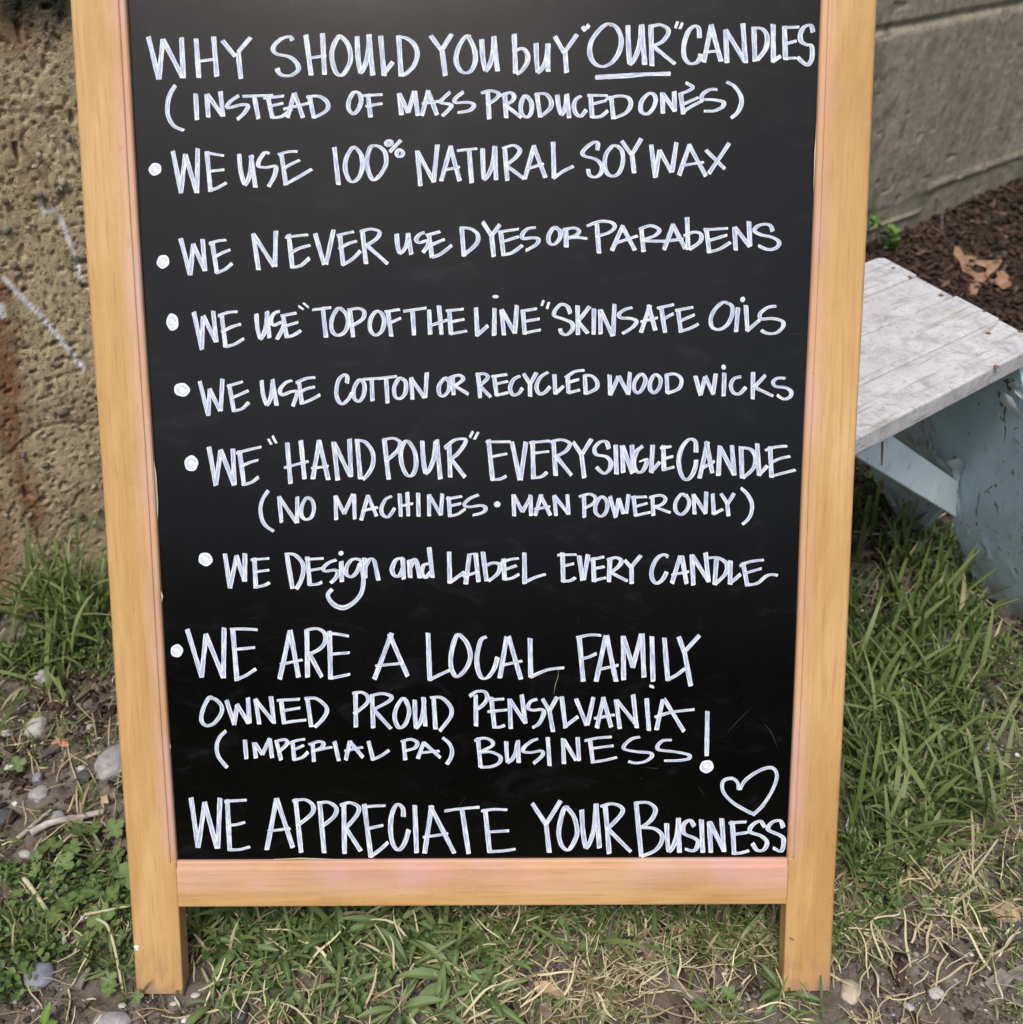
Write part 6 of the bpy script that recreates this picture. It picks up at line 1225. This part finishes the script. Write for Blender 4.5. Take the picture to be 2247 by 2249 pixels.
def outline_leaf(name, pxs, label, mat, plane_z=None, curl=.006):
    cx = sum(p[0] for p in pxs) / len(pxs); cy = sum(p[1] for p in pxs) / len(pxs); c0 = GP(cx, cy); z = c0[2] + .006
    ring = [on_plane(px, py, (0, 0, z), np.array([0, 0, 1.0])) - c0 for px, py in pxs]
    bm = bmesh.new(); vs = [bm.verts.new((p[0], p[1], p[2] + curl * (.5 + .5 * math.sin(i * 1.9)))) for i, p in enumerate(ring)]
    f = bm.faces.new(vs); bmesh.ops.triangulate(bm, faces=[f]); bmesh.ops.subdivide_edges(bm, edges=bm.edges, cuts=1, use_grid_fill=True)
    bmesh.ops.solidify(bm, geom=bm.faces[:], thickness=0.0005)
    me = bpy.data.meshes.new(name); bm.to_mesh(me); bm.free(); me.materials.append(M[mat]); o = link(name, me, None, tuple(c0)); tag(o, label, 'dead leaf'); return o
k = 377 / 1930.; 
oak_rings = [[(1145, 130), (1150, 45), (1195, 25), (1255, 85), (1265, 115), (1330, 125), (1395, 160), (1400, 215), (1345, 245), (1340, 270), (1400, 335), (1500, 335), (1505, 375), (1560, 375), (1630, 400), (1665, 465), (1640, 475), (1560, 425), (1480, 440), (1450, 465), (1400, 470), (1425, 510), (1385, 600), (1335, 595), (1305, 510), (1340, 440), (1385, 400), (1330, 330), (1250, 285), (1205, 180)],
 [(1385, 235), (1400, 195), (1430, 170), (1500, 165), (1600, 185), (1690, 190), (1640, 280), (1600, 300), (1560, 320), (1520, 380), (1490, 350), (1520, 290), (1500, 245), (1440, 225)],
 [(1615, 330), (1700, 290), (1770, 340), (1755, 400), (1795, 450), (1770, 495), (1700, 505), (1660, 450), (1600, 400), (1640, 380)]]
c0 = GP(1870 + 1450 * k, 540 + 320 * k); bm = bmesh.new()
for ri, ring in enumerate(oak_rings):
    zz = c0[2] + .008 + ri * .0025; vs = []
    for i, (a_, b_) in enumerate(ring):
        p = on_plane(1870 + a_ * k, 540 + b_ * k, (0, 0, zz), np.array([0, 0, 1.0])) - c0
        vs.append(bm.verts.new((p[0], p[1], p[2] + .007 * (.5 + .5 * math.sin(i * 1.3 + ri)))))
    f = bm.faces.new(vs); bmesh.ops.triangulate(bm, faces=[f], ngon_method='EAR_CLIP')
bmesh.ops.solidify(bm, geom=bm.faces[:], thickness=0.0006)
me = bpy.data.meshes.new('oak_leaf'); bm.to_mesh(me); bm.free(); me.materials.append(M['oak'])
tag(link('oak_leaf', me, None, tuple(c0)), 'ragged brown oak leaf lying on the bark mulch', 'dead leaf')
outline_leaf('dead_leaf', [(1172, 2160), (1200, 2162), (1225, 2175), (1240, 2190), (1230, 2198), (1205, 2184), (1180, 2182)], 'tan curled dead leaf in the straw under the rail', 'tanleaf')
outline_leaf('dead_leaf', [(1400, 2085), (1412, 2072), (1430, 2078), (1442, 2070), (1445, 2090), (1430, 2110), (1412, 2105)], 'grey-brown crumpled dead leaf under the rail', 'greyleaf')
outline_leaf('dead_leaf', [(1185, 2210), (1210, 2205), (1212, 2225), (1200, 2245), (1188, 2232)], 'pale grey dead leaf at the bottom edge', 'greyleaf')
outline_leaf('dead_leaf', [(222, 1755), (238, 1754), (240, 1766), (228, 1766)], 'small orange leaf beside the left leg', 'tanleaf')
outline_leaf('dead_leaf', [(1856, 1820), (1862, 1798), (1870, 1812), (1880, 1824), (1878, 1836), (1860, 1834)], 'bluish white petal in the grass beside the right leg', 'white_bit')
outline_leaf('dead_leaf', [(60, 1300), (110, 1305), (115, 1330), (80, 1350), (40, 1345)], 'brown dead leaf under the grass tuft by the wall', 'greyleaf')

bpy.context.view_layer.update()

# ================================================================== ADDED TREE LINE, UNSEEN BEHIND THE CAMERA (gives the blackboard something dark to mirror)
n = 26000
a = U_(n, -1.25, 1.25); r = U_(n, 8.5, 11.5); top_ = 2.9 + 0.9 * (fbm(a * 5, a * 0, 3, 9) - .5); z = RNG.random(n) ** .8 * top_
P = np.column_stack([np.sin(a) * r, -np.cos(a) * r, z]); s = U_(n, .10, .24)
d1 = RNG.normal(size=(n, 3)); d1 /= np.linalg.norm(d1, axis=1)[:, None]; d2 = np.cross(d1, RNG.normal(size=(n, 3))); d2 /= np.linalg.norm(d2, axis=1)[:, None]
V = np.stack([P - d1 * s[:, None], P - d2 * s[:, None] * .5, P + d1 * s[:, None], P + d2 * s[:, None] * .5], 1).reshape(-1, 3)
F = np.arange(n * 4).reshape(n, 4)
b = NB('added_foliage'); t = b.attr('tint')
m_f = b.fin(b.ramp(t, [(0.0, (0.035, 0.040, 0.020)), (1.0, (0.10, 0.085, 0.045))]), 0.8, 0.2)
tag(link('added_tree_line', mesh_np('added_tree_line', V, F, m_f, False, {'tint': np.repeat(RNG.random(n), 4)})), 'unseen dark line of shrubs and trees, added for the blackboard to mirror', kind='stuff')
